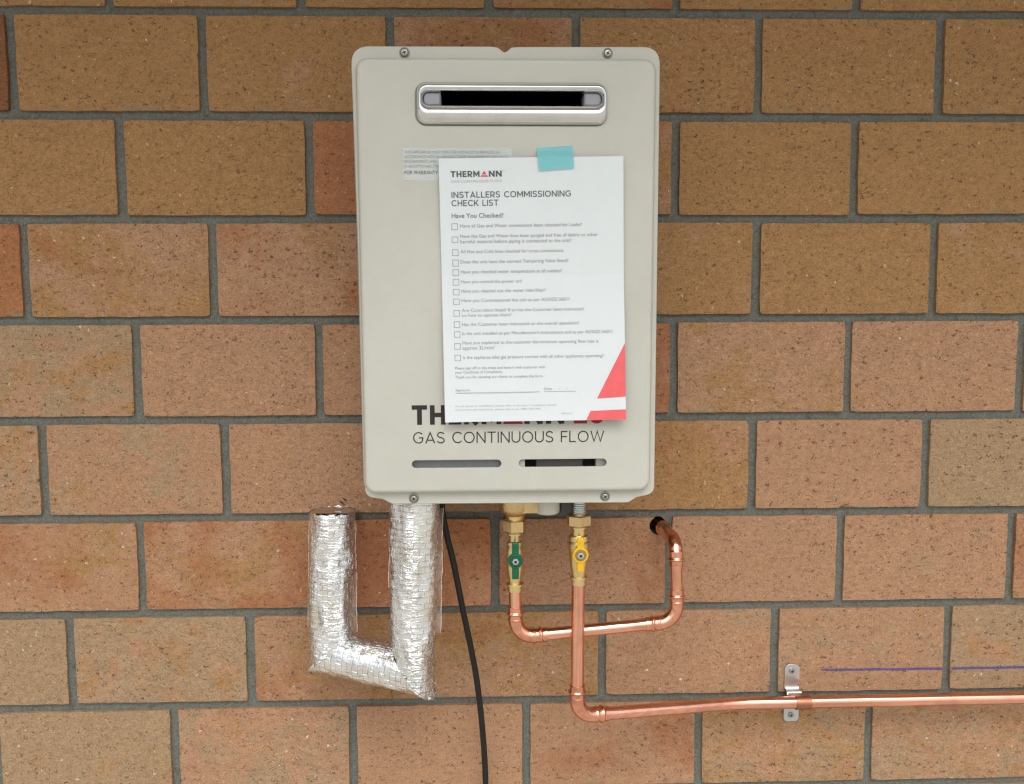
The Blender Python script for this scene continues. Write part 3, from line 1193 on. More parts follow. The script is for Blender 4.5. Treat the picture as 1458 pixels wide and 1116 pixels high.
# connections under the case
wx, wy, wz = (0.0416, -0.0920, 1.2464)
hpart('outlet_connection', lathe([(.0195, .030), (.0195, -.002), (.0185, -.004), (.0118, -.0105), (.0118, -.024)], (wx, wy, wz + .006), 'Z'), M['nutbrass'])
hpart('outlet_connection', (lambda b: (b[0], b[1]))(box(wx + .004, wx + .036, wy - .016, wy + .02, wz + .001, wz + .035)), M['nutbrass'])
qx, qy, qz = (0.0815, -0.1000, 1.2548)
hpart('drain_plug', lathe([(.0152, .03), (.0152, -.0050), (.0146, -.0078), (.0128, -.0092)], (qx, qy, qz), 'Z', 40), M['plug'])
yx, yy, yz = (0.1212, -0.1000, 1.2526)
rib = [(.0087, .028)]
for i in range(7):
    rib += [(.0094, .0075 - i * .0027), (.0094, .0063 - i * .0027), (.0080, .0058 - i * .0027), (.0080, .0053 - i * .0027)]
hpart('gas_connection', lathe(rib, (yx, yy, yz), 'Z', 28), M['zinc'], 20)
ux, uy, uz = (0.1058, -0.0900, 1.2505)
hpart('bracket', box(ux - .007, ux + .0085, uy - .01, uy + .01, uz - .006, uz + .03), M['innerbox'])

# ================================================================== PAPER AND TAPE
PC = [(-0.0778, 0.3973), (0.1297, 0.4003), (-0.0736, 0.1000), (0.1352, 0.1016)]


def pofs(u, v):
    """distance of the sheet from the cover: taped at the top, folded in at mid height, lifting at the foot"""
    base = .0055 + (.0009 - .0055) * (v / .44) if v < .44 else .0009 + (v - .44) / .56 * .0098
    return base + .0020 * max(0, (u - .70) / .30) ** 2 * (0.3 + v) + .0007 * v * (1 + math.sin(u * 7 + v * 3)) + .0012 * max(0, (.2 - u) / .2) ** 2 * v


def ppos(um, vm, lift=0.0):
    u, v = um / 210.0, vm / 297.0
    a = Vector(PC[0]).lerp(Vector(PC[1]), u)
    b = Vector(PC[2]).lerp(Vector(PC[3]), u)
    p = a.lerp(b, v)
    return Vector((p.x, -FACE - pofs(u, v) - lift, p.y))


pbase = ppos(105, 297)
pbase.y = -FACE
paper = empty('checklist_sheet', MH @ pbase, 'white printed A4 checklist taped to the front of the heater, red triangle in its corner', 'paper', TILT)
NU, NV = 12, 28
VS = sorted(set([i / 27 for i in range(28)] + [.44]))
vs, fs = [], []
for lay in (0, 1):
    for v in VS:
        for i in range(NU + 1):
            vs.append(ppos(210 * i / NU, 297 * v, -.00022 * lay) - pbase)
nr = NU + 1
nl = nr * len(VS)
for j in range(len(VS) - 1):
    for i in range(NU):
        a = j * nr + i
        fs.append((a, a + 1, a + 1 + nr, a + nr))
        fs.append((nl + a, nl + a + nr, nl + a + 1 + nr, nl + a + 1))
for i in range(NU):
    a = i; b = (len(VS) - 1) * nr + i
    fs.append((a, nl + a, nl + a + 1, a + 1)); fs.append((b, b + 1, nl + b + 1, nl + b))
for j in range(len(VS) - 1):
    a = j * nr; b = a + NU
    fs.append((a, a + nr, nl + a + nr, nl + a)); fs.append((b, nl + b, nl + b + nr, b + nr))
link('sheet', fixn(pyd(vs, fs)), M['paper'], paper)


def pprint_(name, polys, mat, lift=.0003, label=None):
    """print on the sheet; coordinates in mm from its top-left corner, y down (text comes y-up from -v)"""
    vs, fs = [], []
    for i, (v, f) in enumerate(polys):
        b = len(vs)
        vs += [ppos(p[0], -p[1], lift + (i % 5) * .00003) - pbase for p in v]
        fs += [tuple(i + b for i in q) for q in f]
    o = link(name, pyd(vs, fs), mat, paper)
    for p in o.data.polygons:
        if p.normal.y > 0:
            p.flip()
    o.data.update()
    if label:
        o['label'] = label
    return o


def rectp(x0, x1, y0, y1):
    return ([(x0, -y0), (x1, -y0), (x1, -y1), (x0, -y1)], [(0, 1, 2, 3)])


blk, rd = logo(13.2, 71.2, -20.6, 6.6, 46.0, 46.0, 56.4, .215)
for word in blk:
    pprint_('brand_lettering', word, M['charcoal'])
pprint_('brand_emblem', rd, M['pinkred'])
pprint_('trademark', [text_fit('TM', 71.9, 74.6, -14.8)], M['palegrey'])
pprint_('subtitle_lettering', caps('GAS CONTINUOUS FLOW', 13.2, 71.2, -26.7, 2.8, .12), M['palegrey'])
pprint_('heading_lettering', caps('INSTALLERS COMMISSIONING', 13.6, 149.9, -43.4, 6.7, .145, .15), M['charcoal'])
pprint_('heading_lettering', caps('CHECK LIST', 13.4, 66.8, -52.5, 6.7, .145, .15), M['charcoal'])
pprint_('heading_lettering', [text_fit('Have You Checked?', 13.2, 72.3, -65.6, None, .004)], M['charcoal'])
Q = [(22.6, 161.8, 76.3, 'Have all Gas and Water connections been checked for Leaks?'),
     (22.3, 180.2, 87.7, 'Have the Gas and Water lines been purged and free of debris or other'),
     (22.2, 149.5, 93.9, 'harmful material before piping is connected to the unit?'),
     (22.1, 141.3, 105.0, 'All Hot and Cold lines checked for cross connections.'),
     (22.0, 146.3, 116.4, 'Does the unit have the correct Tempering Valve fitted?'),
     (22.1, 138.5, 127.7, 'Have you checked water temperature at all outlets?'),
     (21.9, 92.2, 138.8, 'Have you turned the power on?'),
     (21.9, 119.5, 149.4, 'Have you cleaned out the water inlet filter?'),
     (22.2, 146.7, 160.1, 'Have you Commissioned the unit as per AS/NZS 5601?'),
     (22.1, 162.6, 171.3, 'Are Controllers fitted? If so has the Customer been instructed'),
     (22.2, 78.9, 176.9, 'on how to operate them?'),
     (22.1, 157.1, 187.2, 'Has the Customer been instructed on the overall operation?'),
     (22.1, 195.9, 197.5, "Is the unit installed as per Manufacturer's Instructions and as per AS/NZS 5601?"),
     (22.1, 179.5, 208.1, 'Have you explained to the customer the minimum operating flow rate is'),
     (22.1, 59.1, 214.2, 'approx 3L/min?'),
     (22.2, 185.0, 224.8, 'Is the appliance inlet gas pressure correct with all other appliances operating?')]
for a, b, y, s in Q:
    pprint_('question_line', [text_fit(s, a, b, -y)], M['grey'])
for y0, y1 in ((71.6, 78.8), (86.3, 93.2), (100.5, 107.7), (112, 119.5), (123, 130.2), (133.8, 141), (145.1, 152.1), (156.1, 163),
               (169.1, 176.2), (181.8, 189), (193.2, 200.1), (206.7, 213.7), (219.9, 226.9)):
    x0, x1, w = 12.7, 19.8, .55
    pprint_('check_box', [rectp(x0, x1, y0, y0 + w), rectp(x0, x1, y1 - w, y1), rectp(x0, x0 + w, y0 + w, y1 - w), rectp(x1 - w, x1, y0 + w, y1 - w)], M['grey'])
for t_, a, b, y, h in (('Please sign off to this sheet and leave it with customer with', 13, 117, 236.6, None),
                       ('your Certificate of Compliance.', 12.9, 67.5, 241.3, None),
                       ('Thank you for assisting our clients to complete this form.', 12.7, 114.7, 246.9, None),
                       ('Signature', 12.8, 29.5, 261.6, 2.6), ('Date', 115.2, 124.2, 261.4, 2.6), ('/', 133, 134.2, 261.4, 2.6), ('/', 141, 142.2, 261.4, 2.6)):
    pprint_('footer_lettering', [text_fit(t_, a, b, -y, h)], M['grey'])
pprint_('signature_line', [rectp(12.8, 110, 263.4, 263.9)], M['grey'])
pprint_('date_line', [rectp(115.2, 151.9, 263.2, 263.7)], M['grey'])
for t_, a, b, y in (('For all details on installation, please refer to the user / installation manual', 12.4, 128.8, 279.7),
                    ('If you have any questions, please call us on 1800 000 000', 12.3, 110.8, 283.9)):
    pprint_('footer_lettering', [text_fit(t_, a, b, -y, 2.0)], M['palegrey'])
pprint_('form_number', [text_fit('00026/12', 134.4, 148.3, -289.7, 1.9)], M['palegrey'])
pprint_('corner_triangle', [([(209.95, -209.2), (176.6, -272.2), (209.95, -270.2)], [(0, 1, 2)])], M['coral'], .0003, 'coral red triangle printed at the lower right edge')
pprint_('corner_stripe', [([(168.8, -286.4), (209.95, -284.9), (209.95, -296.7), (163.6, -296.8)], [(0, 1, 2, 3)])], M['coral'], .0003, 'coral red stripe printed across the bottom corner')

# tape: upper half on the cover, lower half on the sheet
TP = [(0.0319, 0.4098), (0.0727, 0.4124), (0.0740, 0.3867), (0.0345, 0.3839)]
ptop = (Vector(PC[0]) + (Vector(PC[1]) - Vector(PC[0])) * .62).y
vs, fs = [], []
NT_ = 14
for lay in (0, 1):
    for j in range(NT_ + 1):
        for i in range(5):
            u, v = i / 4, j / NT_
            p = Vector(TP[0]).lerp(Vector(TP[1]), u).lerp(Vector(TP[3]).lerp(Vector(TP[2]), u), v)
            d = (p.y - ptop)
            lift = .0066 if d < .0005 else .0066 * max(0.0, 1 - (d - .0005) / .010) ** 1.5
            vs.append(Vector((p.x, -FACE - .0004 - lift + lay * .00012, p.y)))
for j in range(NT_):
    for i in range(4):
        a = j * 5 + i
        fs.append((a, a + 5, a + 6, a + 1))
        b = a + 5 * (NT_ + 1)
        fs.append((b, b + 1, b + 6, b + 5))
tb = Vector(((TP[2][0] + TP[3][0]) / 2, -FACE, TP[3][1]))
tape = link('tape_strip', fixn(pyd([v - tb for v in vs], fs)), M['tape'])
tape.location = MH @ tb
tape.rotation_euler = (TILT, 0, 0)
tag(tape, 'short turquoise strip of tape holding the top edge of the white checklist', 'tape')

# ================================================================== FOIL-WRAPPED PIPE
LT, LB = Vector((-0.1903, -0.0660, 1.2396)), Vector((-0.1956, -0.0660, 1.0581))
RT, RB = Vector((-0.0823, -0.0950, 1.2680)), Vector((-0.0886, -0.1040, 1.0473))
WALLP = Vector((LT.x, .0, LT.z - .036))
RT = RT + (RT - RB).normalized() * .012
foil = empty('lagged_pipe', (RB + LB) / 2 - Vector((0, 0, .03)), 'U-shaped pipe lagged in crinkled silver foil under the left end of the heater', 'insulated pipe')


def sleeve(p0, p1, n0, n1, r0, r1, seed, seg=56, step=.0028, rag=0.0):
    """foil tube between two cutting planes (point, normal), surface crumpled"""
    ax = (p1 - p0).normalized()
    L = (p1 - p0).length
    e1 = Vector((0, -1, 0))
    e1 = (e1 - ax * e1.dot(ax)).normalized()
    e2 = ax.cross(e1)
    nst = max(6, int(L / step))
    vs, fs, uvs = [], [], []
    for i in range(nst + 1):
        u = i / nst
        for j in range(seg + 1):
            a = 2 * math.pi * j / seg
            d = e1 * math.cos(a) + e2 * math.sin(a)
            r = r0 + (r1 - r0) * u
            q0, q1 = p0 + d * r, p1 + d * r
            # cut this generator by the two planes
            s0 = (p0 - q0).dot(n0) / ax.dot(n0)
            s1 = (p1 - q0).dot(n1) / ax.dot(n1)
            s0, s1 = s0 - .0028 - rag * (.5 + noise.noise(Vector((math.cos(a) * 4, math.sin(a) * 4, 9)))), s1 + .0028
            s = s0 + (s1 - s0) * u
            c = Vector((math.cos(a) * 1.4, math.sin(a) * 1.4, s * 16)) + Vector((seed * 3.1, 0, 0))
            nz = noise.noise(c) * .0022
            c2 = Vector((math.cos(a) * 2.2, math.sin(a) * 2.2, s * 95 + seed * 5 + noise.noise(Vector((math.cos(a) * 3, math.sin(a) * 3, s * 30))) * .8))
            nz += (abs(noise.noise(c2)) - .2) * .0022
            c3 = Vector((math.cos(a) * 14, math.sin(a) * 14, s * 60 + seed * 2))
            nz += abs(noise.noise(c3)) * -.0011
            ed = min(u, 1 - u)
            p = q0 + ax * s + d * nz
            vs.append(p)
            uvs.append((a * .0285 + seed, s + seed))
    w = seg + 1
    for i in range(nst):
        for j in range(seg):
            a = i * w + j
            fs.append((a, a + 1, a + w + 1, a + w))
    me = pyd([v - foil.location for v in vs], fs)
    ul = me.uv_layers.new(name='UVMap')
    for lp in me.loops:
        ul.data[lp.index].uv = uvs[lp.vertex_index]
    fixn(me)
    return me


dL = (LB - LT).normalized()
dB = (RB - LB).normalized()
dR = (RT - RB).normalized()
dW = (WALLP - LT).normalized()
m1 = (dL - dW).normalized() if False else (dL + (LT - WALLP).normalized()).normalized()
m2 = (dL + dB).normalized()
m3 = (dB + dR).normalized()
RA, RBt = .0288, .0270
WIN = Vector((LT.x, LT.y - .004, LT.z - .036))
link('foil_sleeve', sleeve(WALLP, WIN, Vector((0, -1, 0)), Vector((0, -1, 0)), .0262, .0262, 1), M['foil'], foil, 80)
link('foil_sleeve', sleeve(LT, LB, Vector((0, 0, -1)), m2, .0292, .0278, 2, 56, .0028, .0034), M['foil'], foil, 80)
v, f = lathe([(.0278, -.003), (.0278, .0), (.0230, -.0012), (.0105, -.0042), (.0100, -.0020), (.0004, -.0012)], tuple(LT + Vector((0, 0, .0036))), 'Z', 40)
link('lagging_end', fixn(pyd([Vector(p) - foil.location for p in v], f)), M['foilcap'], foil, 40)
vs, fs = [], []
for i in range(13):                                       # foil flap from the rim back to the wall
    x = LT.x - .0255 + .051 * i / 12
    for j in range(5):
        y = LT.y - .012 + (-.0006 - LT.y + .012) * j / 4
        vs.append(Vector((x, y, LT.z + .0036 - .0130 * j / 4 + noise.noise(Vector((x * 90, y * 90, 4))) * .0012)))
for i in range(12):
    for j in range(4):
        a = i * 5 + j
        fs.append((a, a + 1, a + 6, a + 5))
link('foil_flap', fixn(pyd([p - foil.location for p in vs], fs)), M['foilcap'], foil, 60)
link('foil_sleeve', sleeve(LB, RB, m2, m3, .0278, .0282, 3), M['foilbottom'], foil, 80)
link('foil_sleeve', sleeve(RB, RT, m3, dR, .0272, .0312, 4), M['foil'], foil, 80)


def film(p0, p1, out, w0, w1, name='film_seam'):
    """narrow flattened seam of clear film standing off the side of a sleeve"""
    n = 30
    vs, fs = [], []
    out = Vector(out)
    ax = (p1 - p0).normalized()
    for i in range(n + 1):
        u = i / n
        p = p0.lerp(p1, u)
        wob = noise.noise(Vector((u * 9, w0 * 900, p0.x * 40))) * .0014
        wob2 = noise.noise(Vector((u * 14, 3, p0.x * 90))) * .002
        for k, t in ((0, 0.0), (1, .5), (2, 1.0)):
            q = p + out * (w0 + (w1 - w0) * t + wob * t) + Vector((0, wob2 * t, 0))
            vs.append(q + Vector((0, -.0002, 0)))
            vs.append(q + Vector((0, .0002, 0)))
    for i in range(n):
        a = i * 6
        for k in (0, 2):
            fs.append((a + k, a + k + 2, a + k + 8, a + k + 6))
            fs.append((a + k + 1, a + k + 7, a + k + 9, a + k + 3))
        fs.append((a + 4, a + 5, a + 11, a + 10))
    o = link(name, fixn(pyd([v - foil.location for v in vs], fs)), M['film'], foil, 50)
    ep = [vs[i * 6 + 4] for i in range(n + 1)]
    v, f = sweep(ep, .00055, 6)
    link('film_edge', fixn(pyd([Vector(p) - foil.location for p in v], f)), M['filmedge'], o, 60)
    return o


film(RT.lerp(RB, .12), RT.lerp(RB, .80), (1, .1, 0), .0280, .0345)
film(RT.lerp(RB, .10), RT.lerp(RB, .55), (-1, .1, 0), .0285, .0312)
film(LT.lerp(LB, .05), LT.lerp(LB, .40), (1, .1, 0), .0265, .0302)
film(LT.lerp(LB, .42), LT.lerp(LB, .86), (1, .1, 0), .0262, .0320)
film(LT.lerp(LB, .06), LT.lerp(LB, .80), (-1, .1, 0), .0268, .0302)

# ================================================================== POWER CABLE
cp = [(-0.0518, -0.0850, 1.2709), (-0.0488, -0.0800, 1.2384), (-0.0440, -0.0750, 1.2100), (-0.0369, -0.0700, 1.1765), (-0.0302, -0.0640, 1.1377), (-0.0234, -0.0580, 1.0982), (-0.0160, -0.0520, 1.0581),
      (-0.0094, -0.0460, 1.0174), (-0.0046, -0.0400, 0.9761), (-0.0011, -0.0340, 0.9342), (0.0014, -0.0280, 0.8916), (0.0026, -0.0220, 0.8525), (0.0033, -0.0160, 0.8047)]


def spline(pts, n=8):
    P_ = [Vector(p) for p in pts]
    out = []
    for i in range(len(P_) - 1):
        a, b, c, d = P_[max(i - 1, 0)], P_[i], P_[i + 1], P_[min(i + 2, len(P_) - 1)]
        for j in range(n):
            t = j / n
            out.append(.5 * ((2 * b) + (c - a) * t + (2 * a - 5 * b + 4 * c - d) * t * t + (3 * b - a - 3 * c + d) * t ** 3))
    out.append(P_[-1])
    return out


cpath = spline(cp)
last = cpath[-1]
cpath = resample(cpath + [Vector((last.x + .004, -.008, .60)), Vector((last.x + .004, -.008, .05))], .03)
v, f = sweep(cpath, .0040, 14)
cable = link('power_cable', fixn(pyd([p - cpath[-1] for p in v], f)), M['cable'], None, 60)
cable.location = cpath[-1]
tag(cable, 'thin black cable hanging from the heater past the silver foil pipe to the bottom edge', 'cable')

# ================================================================== COPPER PIPES
def rel(vf, o):
    v, f = vf
    return fixn(pyd([Vector(p) - o.location for p in v], f))


def bead_prof(L, r, ends=(True, True)):
    """fitting radius along its length: rolled bead and socket lip near each end"""
    def rad(s):
        x = r
        for d, on in ((s, ends[0]), (L - s, ends[1])):
            if not on:
                continue
            if d < .0012:
                x = max(x, r * .965 + 0.0002)
            x += .0019 * math.exp(-((d - .0085) / .0013) ** 2)
            x += .0009 * math.exp(-((d - .0165) / .0010) ** 2)
        return x
    return rad


def length(p):
    return sum((b - a).length for a, b in zip(p, p[1:]))


def cut(path, s0, s1, step=.0009):
    """piece of a path between two arc lengths, ends exact"""
    acc = [0.0]
    for a, b in zip(path, path[1:]):
        acc.append(acc[-1] + (b - a).length)

    def at(s):
        for i in range(len(path) - 1):
            if s <= acc[i + 1] + 1e-9:
                d = acc[i + 1] - acc[i]
                return path[i].lerp(path[i + 1], (s - acc[i]) / d if d > 1e-12 else 0)
        return path[-1].copy()
    n = max(2, int(round((s1 - s0) / step)))
    return [at(s0 + (s1 - s0) * j / n) for j in range(n + 1)]


def copper_run(parent, pts, rad, bend, sockets, r_pipe, tube='tube', elbow='elbow'):
    path, marks = fillet(pts, bend, 14)
    acc = [0.0]
    for a, b in zip(path, path[1:]):
        acc.append(acc[-1] + (b - a).length)
    tot = acc[-1]
    cuts = []
    for k, (a, b) in enumerate(marks):
        sa, sb = sockets[k]
        cuts.append((max(0, acc[a] - sa), min(tot, acc[b] + sb)))
    s = 0.0
    for k, (a, b) in enumerate(cuts):
        if a - s > .004:
            p = cut(path, s, a + .002, .004)
            link(tube, rel(sweep(p, r_pipe, 32), parent), M['copperlevel' if abs(p[-1].x - p[0].x) > abs(p[-1].z - p[0].z) else 'copper'], parent, 60)
        p = cut(path, a, b)
        L = length(p)
        link(elbow, rel(sweep(p, bead_prof(L, r_pipe + .0013), 32), parent), M['fitting'], parent, 60)
        s = b
    if tot - s > .004:
        p = cut(path, s - .002, tot, .004)
        link(tube, rel(sweep(p, r_pipe, 32), parent), M['copper'], parent, 60)
    return path


w_top = Vector((0.0410, -0.0920, 1.1527))
w_bl = Vector((0.0420, -0.0920, 1.0838))
w_br = Vector((0.2490, -0.0860, 1.0995))
w_tr = Vector((0.2470, -0.0820, 1.2071))
w_wall = Vector((HOLE.x + .0030, .050, HOLE.z))
w_tr.z = HOLE.z - .001
water = empty('copper_water_pipe', (w_bl + w_br) / 2 - Vector((0, 0, .01)), 'thin copper water pipe from the green valve to the hole in the wall', 'pipe')
copper_run(water, [w_top, w_bl, w_br, w_tr, w_wall], None, [0, .022, .024, .019, 0], [(.017, .017), (.018, .019), (.012, .060)], .0077)
g_top = Vector((0.1203, -0.1000, 1.1594))
g_b = Vector((0.1192, -0.1000, 0.9828))
g_k = Vector((0.3405, -0.0340, 0.9653))
g_e = Vector((0.4213, -0.0340, 0.9649))
g_r = Vector((0.7403, -0.0340, 0.9658))
g_far = g_r + (g_r - g_e).normalized() * .30
gas = empty('copper_gas_pipe', (g_b + g_far) / 2, 'long copper gas pipe dropping from the yellow valve and running right along the wall', 'pipe')
RP = .0083
path, marks = fillet([g_top, g_b, g_k, g_far], [0, .023, .16, 0], 16)
acc = [0.0]
for a, b in zip(path, path[1:]):
    acc.append(acc[-1] + (b - a).length)
e0, e1 = acc[marks[0][0]] - .019, acc[marks[0][1]] + .021
link('tube', rel(sweep(cut(path, 0, e0 + .002, .004), RP, 32), gas), M['copper'], gas, 60)
p = cut(path, e0, e1)
link('elbow', rel(sweep(p, bead_prof(length(p), RP + .0013), 32), gas), M['fitting'], gas, 60)
link('tube', rel(sweep(cut(path, e1 - .002, acc[-1], .004), RP, 32), gas), M['copperlevel'], gas, 60)

# pipe clip on the wall
clip = empty('pipe_clip', (.4295, 0, .923), 'small galvanised saddle clip screwed to the bricks holding the copper gas pipe', 'pipe clip')
rc = lambda me: me
def shift(vf, o):
    v, f = vf
    return fixn(pyd([Vector(p) - o.location for p in v], f))
gz_ = g_e.z
tx0, tx1 = .4190, .4403


def ribbon(sec, x0, x1, th):
    """strip of sheet metal: section is a list of (y, z), given thickness, width x0..x1"""
    pts = [Vector(p) for p in sec]
    n = len(pts)
    nor = []
    for i in range(n):
        t = (pts[min(i + 1, n - 1)] - pts[max(i - 1, 0)]).normalized()
        nor.append(Vector((t.y, -t.x)))
    vs, fs = [], []
    for i in range(n):
        for o_ in (0, th):
            q = pts[i] + nor[i] * o_
            vs += [(x0, q.x, q.y), (x1, q.x, q.y)]
    for i in range(n - 1):
        a = i * 4
        fs += [(a, a + 1, a + 5, a + 4), (a + 2, a + 6, a + 7, a + 3), (a, a + 4, a + 6, a + 2), (a + 1, a + 3, a + 7, a + 5)]
    fs += [(0, 2, 3, 1), ((n - 1) * 4, (n - 1) * 4 + 1, (n - 1) * 4 + 3, (n - 1) * 4 + 2)]
    return vs, fs


# upper tab (rounded top) + bent arm out to the pipe, lower tab
up = plate(round2d([(tx0, .9705), (tx1, .9705), (tx1, 1.0060), (tx0, 1.0060)], [.0005, .0005, .009, .009], 6), -.0021, -.0003, .0003)
up.transform(Matrix.Translation(-clip.location))
tabm = link('tab', up, M['zinc'], clip)
lo = plate(round2d([(tx0, .9235), (tx1, .9235), (tx1, .9520), (tx0, .9520)], [.006, .006, .0005, .0005], 6), -.0021, -.0003, .0003)
lo.transform(Matrix.Translation(-clip.location))
link('tab', lo, M['zinc'], clip)
arm = [(-.0003, .9722), (-.0035, .9717), (-.0075, .9708), (-.0105, .9692), (-.0120, .9665), (-.0125, .9630)]
link('arm', shift(ribbon(arm, tx0 + .0004, tx1 - .0004, .0016), clip), M['zinc'], clip)
arm2 = [(-.0003, .9508), (-.0060, .9514), (-.0150, .9530), (-.0240, gz_ - .0085)]
link('arm', shift(ribbon(arm2, tx0 + .0004, tx1 - .0004, .0016), clip), M['zinc'], clip)
s_a, s_b = Vector((0.4233, -0.0340, 0.9649)), Vector((0.4440, -0.0340, 0.9650))
link('strap', shift(sweep([s_a, s_a.lerp(s_b, .5), s_b], RP + .0011, 32), clip), M['strap'], clip, 60)
link('strap_foot', shift(box(s_a.x - .002, s_b.x - .001, -.0345, -.0008, gz_ - .0040, gz_ + .0040), clip), M['strap'], clip)
for z in (.9966, .9330):
    q, f = lathe([(.0040, .0004), (.0040, -.0010), (.0032, -.0020), (.0012, -.0024)], (.4290, -.0021, z), 'Y', 18)
    sc = link('screw', shift((q, f), clip), M['screw'], clip, 30)
    link('cross_slot_shade', shift(join([box(.4290 - .0005, .4290 + .0005, -.0047, -.0040, z - .0022, z + .0022), box(.4290 - .0022, .4290 + .0022, -.00465, -.0040, z - .0005, z + .0005)]), clip), M['recess_shade'], sc)  # recess shade painted as a raised dark cross

# ================================================================== VALVES
def hexnut(cx, cy, z0, z1, r, rot):
    vs, fs = [], []
    for z, k in ((z0, .90), (z0 + .0012, 1), (z1 - .0012, 1), (z1, .90)):
        for j in range(6):
            a = rot + j * math.pi / 3
            vs.append((cx + r * k * math.cos(a), cy + r * k * math.sin(a), z))
    for i in range(3):
        for j in range(6):
            a, b = i * 6 + j, i * 6 + (j + 1) % 6
            fs.append((a, b, b + 6, a + 6))
    fs += [tuple(range(6)), tuple(range(18, 24))]
    return vs, fs


def handle_loop(w, R, top, bot, cx, cz):
    """outline of a lever: bar with a round hub, (x, z)"""
    h = w / 2
    a0 = math.asin(h / R)
    pts = [(cx - h, bot), (cx + h, bot)]
    for j in range(21):
        a = -math.pi / 2 + a0 + (math.pi - 2 * a0) * j / 20
        pts.append((cx + R * math.cos(a), cz + R * math.sin(a)))
    pts += [(cx + h, top), (cx - h, top)]
    for j in range(21):
        a = math.pi / 2 + a0 + (math.pi - 2 * a0) * j / 20
        pts.append((cx + R * math.cos(a), cz + R * math.sin(a)))
    rads = [.0016, .0016] + [0] * 21 + [.0016, .0016] + [0] * 21
    return round2d(pts, rads, 4)


def valve(name, label, x, y, prof, nut, hub, hub_r, bar_w, top, bot, mh, minset, rot):
    o = empty(name, (x, y, prof[-1][1]), label, 'valve', 0, 'ball valves under the heater')
    link('nut', shift(hexnut(x, y, nut[1], nut[0], nut[2], rot), o), M['nutbrass'], o)
    pr = [(r, z - hub) for r, z in prof]
    link('body', shift(lathe(pr, (x, y, hub), 'Z', 36), o), M['brass'], o, 28)
    # stem boss towards the front
    link('stem', shift(lathe([(.0072, 0), (.0072, -.0165), (.0060, -.0172)], (x, y, hub), 'Y', 28), o), M['brass'], o, 30)
    lp = handle_loop(bar_w, hub_r, top, bot, x, hub)
    yf = y - .0225
    k = BM()
    a = k.loop(lp, yf + .0045); b = k.loop(lp, yf + .0012); c = k.loop(inset(lp, .0004), yf + .0003); d = k.loop(inset(lp, .0012), yf)
    k.bridge(a, b); k.bridge(b, c); k.bridge(c, d); k.fill([d]); k.fill([a])
    hm = k.mesh()
    hm.transform(Matrix.Translation(-o.location))
    hd = link('handle', hm, mh, o)
    # raised rim round the hub and pressed marks on the bar
    v, f = lathe([(hub_r * .94, .0005), (hub_r * .92, -.0010), (hub_r * .84, -.0013), (hub_r * .74, -.0012), (hub_r * .70, .0004)], (x, yf, hub), 'Y', 36, False)
    link('hub_rim', shift((v, f), o), mh, hd, 50)
    v, f = lathe([(hub_r * .70, .0002), (hub_r * .70, -.0002), (hub_r * .3, -.00022)], (x, yf, hub), 'Y', 36)
    link('hub_disc', shift((v, f), o), minset, hd, 30)
    v, f = lathe([(.0046, .0005), (.0046, -.0022), (.0041, -.0031), (.0014, -.0035)], (x, yf, hub), 'Y', 6 if rot < .5 else 22)
    sc = link('screw', shift((v, f), o), M['zinc'], o, 30)
    link('socket_shade', shift(box(x - .0016, x + .0016, yf - .0037, yf - .0032, hub - .0016, hub + .0016), o), M['recess_shade'], sc)  # raised dark square, socket shade put into its colour
    for zc, hgt in ((top - .006, .0055), (bot + .0065, .0075)):
        n = 3
        marks = []
        for i in range(n):
            zz = zc - hgt / 2 + hgt * (i + .5) / n
            marks.append(box(x - bar_w * .24, x + bar_w * .24, yf - .0005, yf + .0002, zz - hgt * .10, zz + hgt * .10))
        link('grip_ribs', shift(join(marks), o), mh, hd)
    return o


VY = -.095
def zc(px, py):
    return None
vx, _y, vh = (0.0400, -0.1170, 1.1896)
vx = (0.0410, -0.0950, 1.1825)[0]
Z = lambda py: py
g = dict(n0=(0.0410, -0.1000, 1.2371)[2], n1=(0.0409, -0.1000, 1.2219)[2], c0=(0.0409, -0.1000, 1.2202)[2], c1=(0.0409, -0.1000, 1.2179)[2], k1=(0.0409, -0.1000, 1.2094)[2],
         f0=(0.0409, -0.1000, 1.2081)[2], f1=(0.0408, -0.1000, 1.2045)[2], b0=(0.0408, -0.1000, 1.2018)[2], b1=(0.0407, -0.1000, 1.1732)[2], t1=(0.0407, -0.1000, 1.1579)[2],
         r0=(0.0407, -0.1000, 1.1556)[2], r1=(0.0407, -0.1000, 1.1534)[2], u1=(0.0406, -0.1000, 1.1457)[2], hub=(0.0402, -0.1170, 1.1896)[2], top=(0.0402, -0.1170, 1.2130)[2], bot=(0.0401, -0.1170, 1.1666)[2])
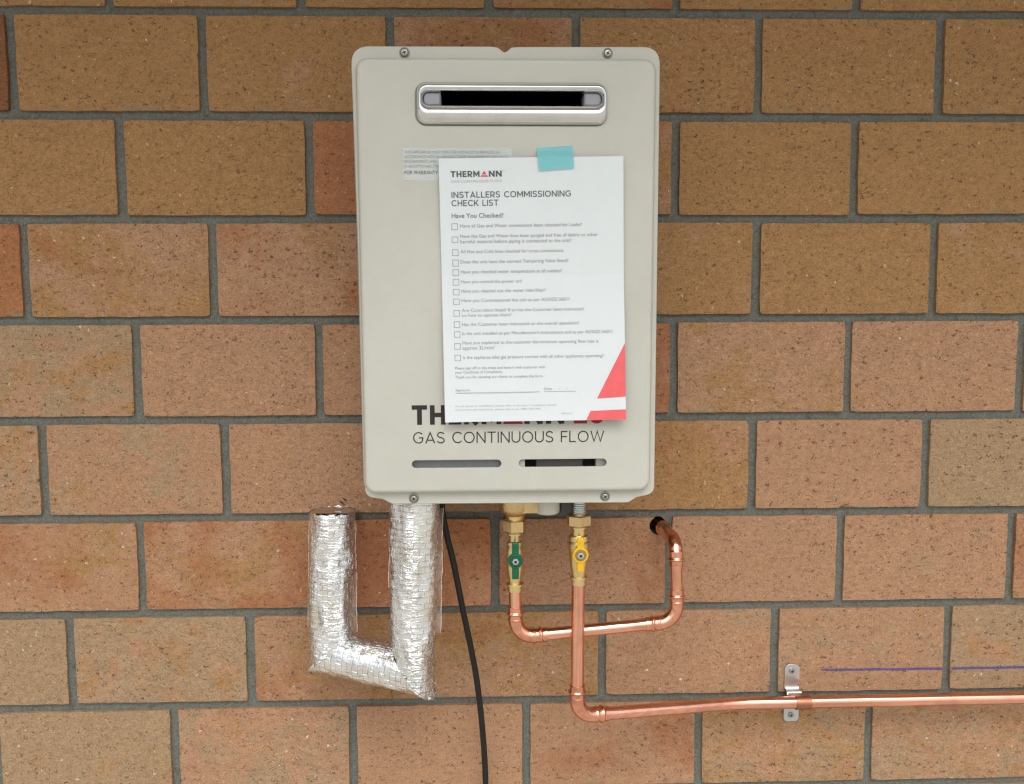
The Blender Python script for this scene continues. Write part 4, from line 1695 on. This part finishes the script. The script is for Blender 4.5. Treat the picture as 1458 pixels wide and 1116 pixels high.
prof = [(.0095, g['n0'] + .004), (.0095, g['n1']), (.0090, g['c0']), (.0096, g['c0'] - .0004), (.0096, g['c1']), (.0070, g['c1'] - .0004), (.0070, g['k1']), (.0095, g['k1'] - .0008), (.0100, g['f0'] - .0008),
        (.0100, g['f1']), (.0090, g['f1'] - .0008), (.0090, g['b0']), (.0106, g['b0'] - .004), (.0112, g['hub'] - .004), (.0106, g['b1']), (.0076, g['t1']), (.0076, g['r0']), (.0110, g['r0'] - .0003),
        (.0112, g['r1']), (.0094, g['r1'] - .0005), (.0094, g['u1']), (.0081, g['u1'] - .0006)]
valve('ball_valve', 'brass ball valve with a green lever above the water pipe', vx, VY, prof, (g['n0'], g['n1'], .0152), g['hub'], .0093, .0086, g['top'], g['bot'], M['green'], M['green'], .20)
x2 = (0.1205, -0.1020, 1.1915)[0]
g = dict(n0=(0.1202, -0.1050, 1.2439)[2], n1=(0.1202, -0.1050, 1.2302)[2], c0=(0.1202, -0.1050, 1.2289)[2], c1=(0.1202, -0.1050, 1.2266)[2], k1=(0.1203, -0.1050, 1.2182)[2],
         f0=(0.1203, -0.1050, 1.2164)[2], f1=(0.1203, -0.1050, 1.2115)[2], b0=(0.1203, -0.1050, 1.2093)[2], b1=(0.1204, -0.1050, 1.1816)[2], t1=(0.1204, -0.1050, 1.1672)[2],
         r0=(0.1204, -0.1050, 1.1654)[2], r1=(0.1204, -0.1050, 1.1627)[2], u1=(0.1204, -0.1050, 1.1547)[2], hub=(0.1182, -0.1250, 1.1979)[2], top=(0.1181, -0.1250, 1.2193)[2], bot=(0.1182, -0.1250, 1.1768)[2])
prof = [(.0085, g['n0'] + .001), (.0085, g['n1']), (.0088, g['c0']), (.0095, g['c0'] - .0004), (.0095, g['c1']), (.0082, g['c1'] - .0004), (.0082, g['k1']), (.0118, g['k1'] - .0008), (.0126, g['f0'] - .0008),
        (.0126, g['f1']), (.0112, g['f1'] - .0008), (.0130, g['b0'] - .001), (.0130, g['b0'] - .008), (.0118, g['hub'] - .002), (.0112, g['b1']), (.0084, g['t1']), (.0084, g['r0']), (.0106, g['r0'] - .0003),
        (.0108, g['r1']), (.0092, g['r1'] - .0005), (.0092, g['u1']), (.0086, g['u1'] - .0006)]
valve('ball_valve', 'brass ball valve with a yellow lever above the gas pipe', x2, -.102, prof, (g['n0'], g['n1'], .0156), g['hub'], .0100, .0082, g['top'], g['bot'], M['yellow'], M['yellowdark'], .62)

bpy.context.view_layer.update()
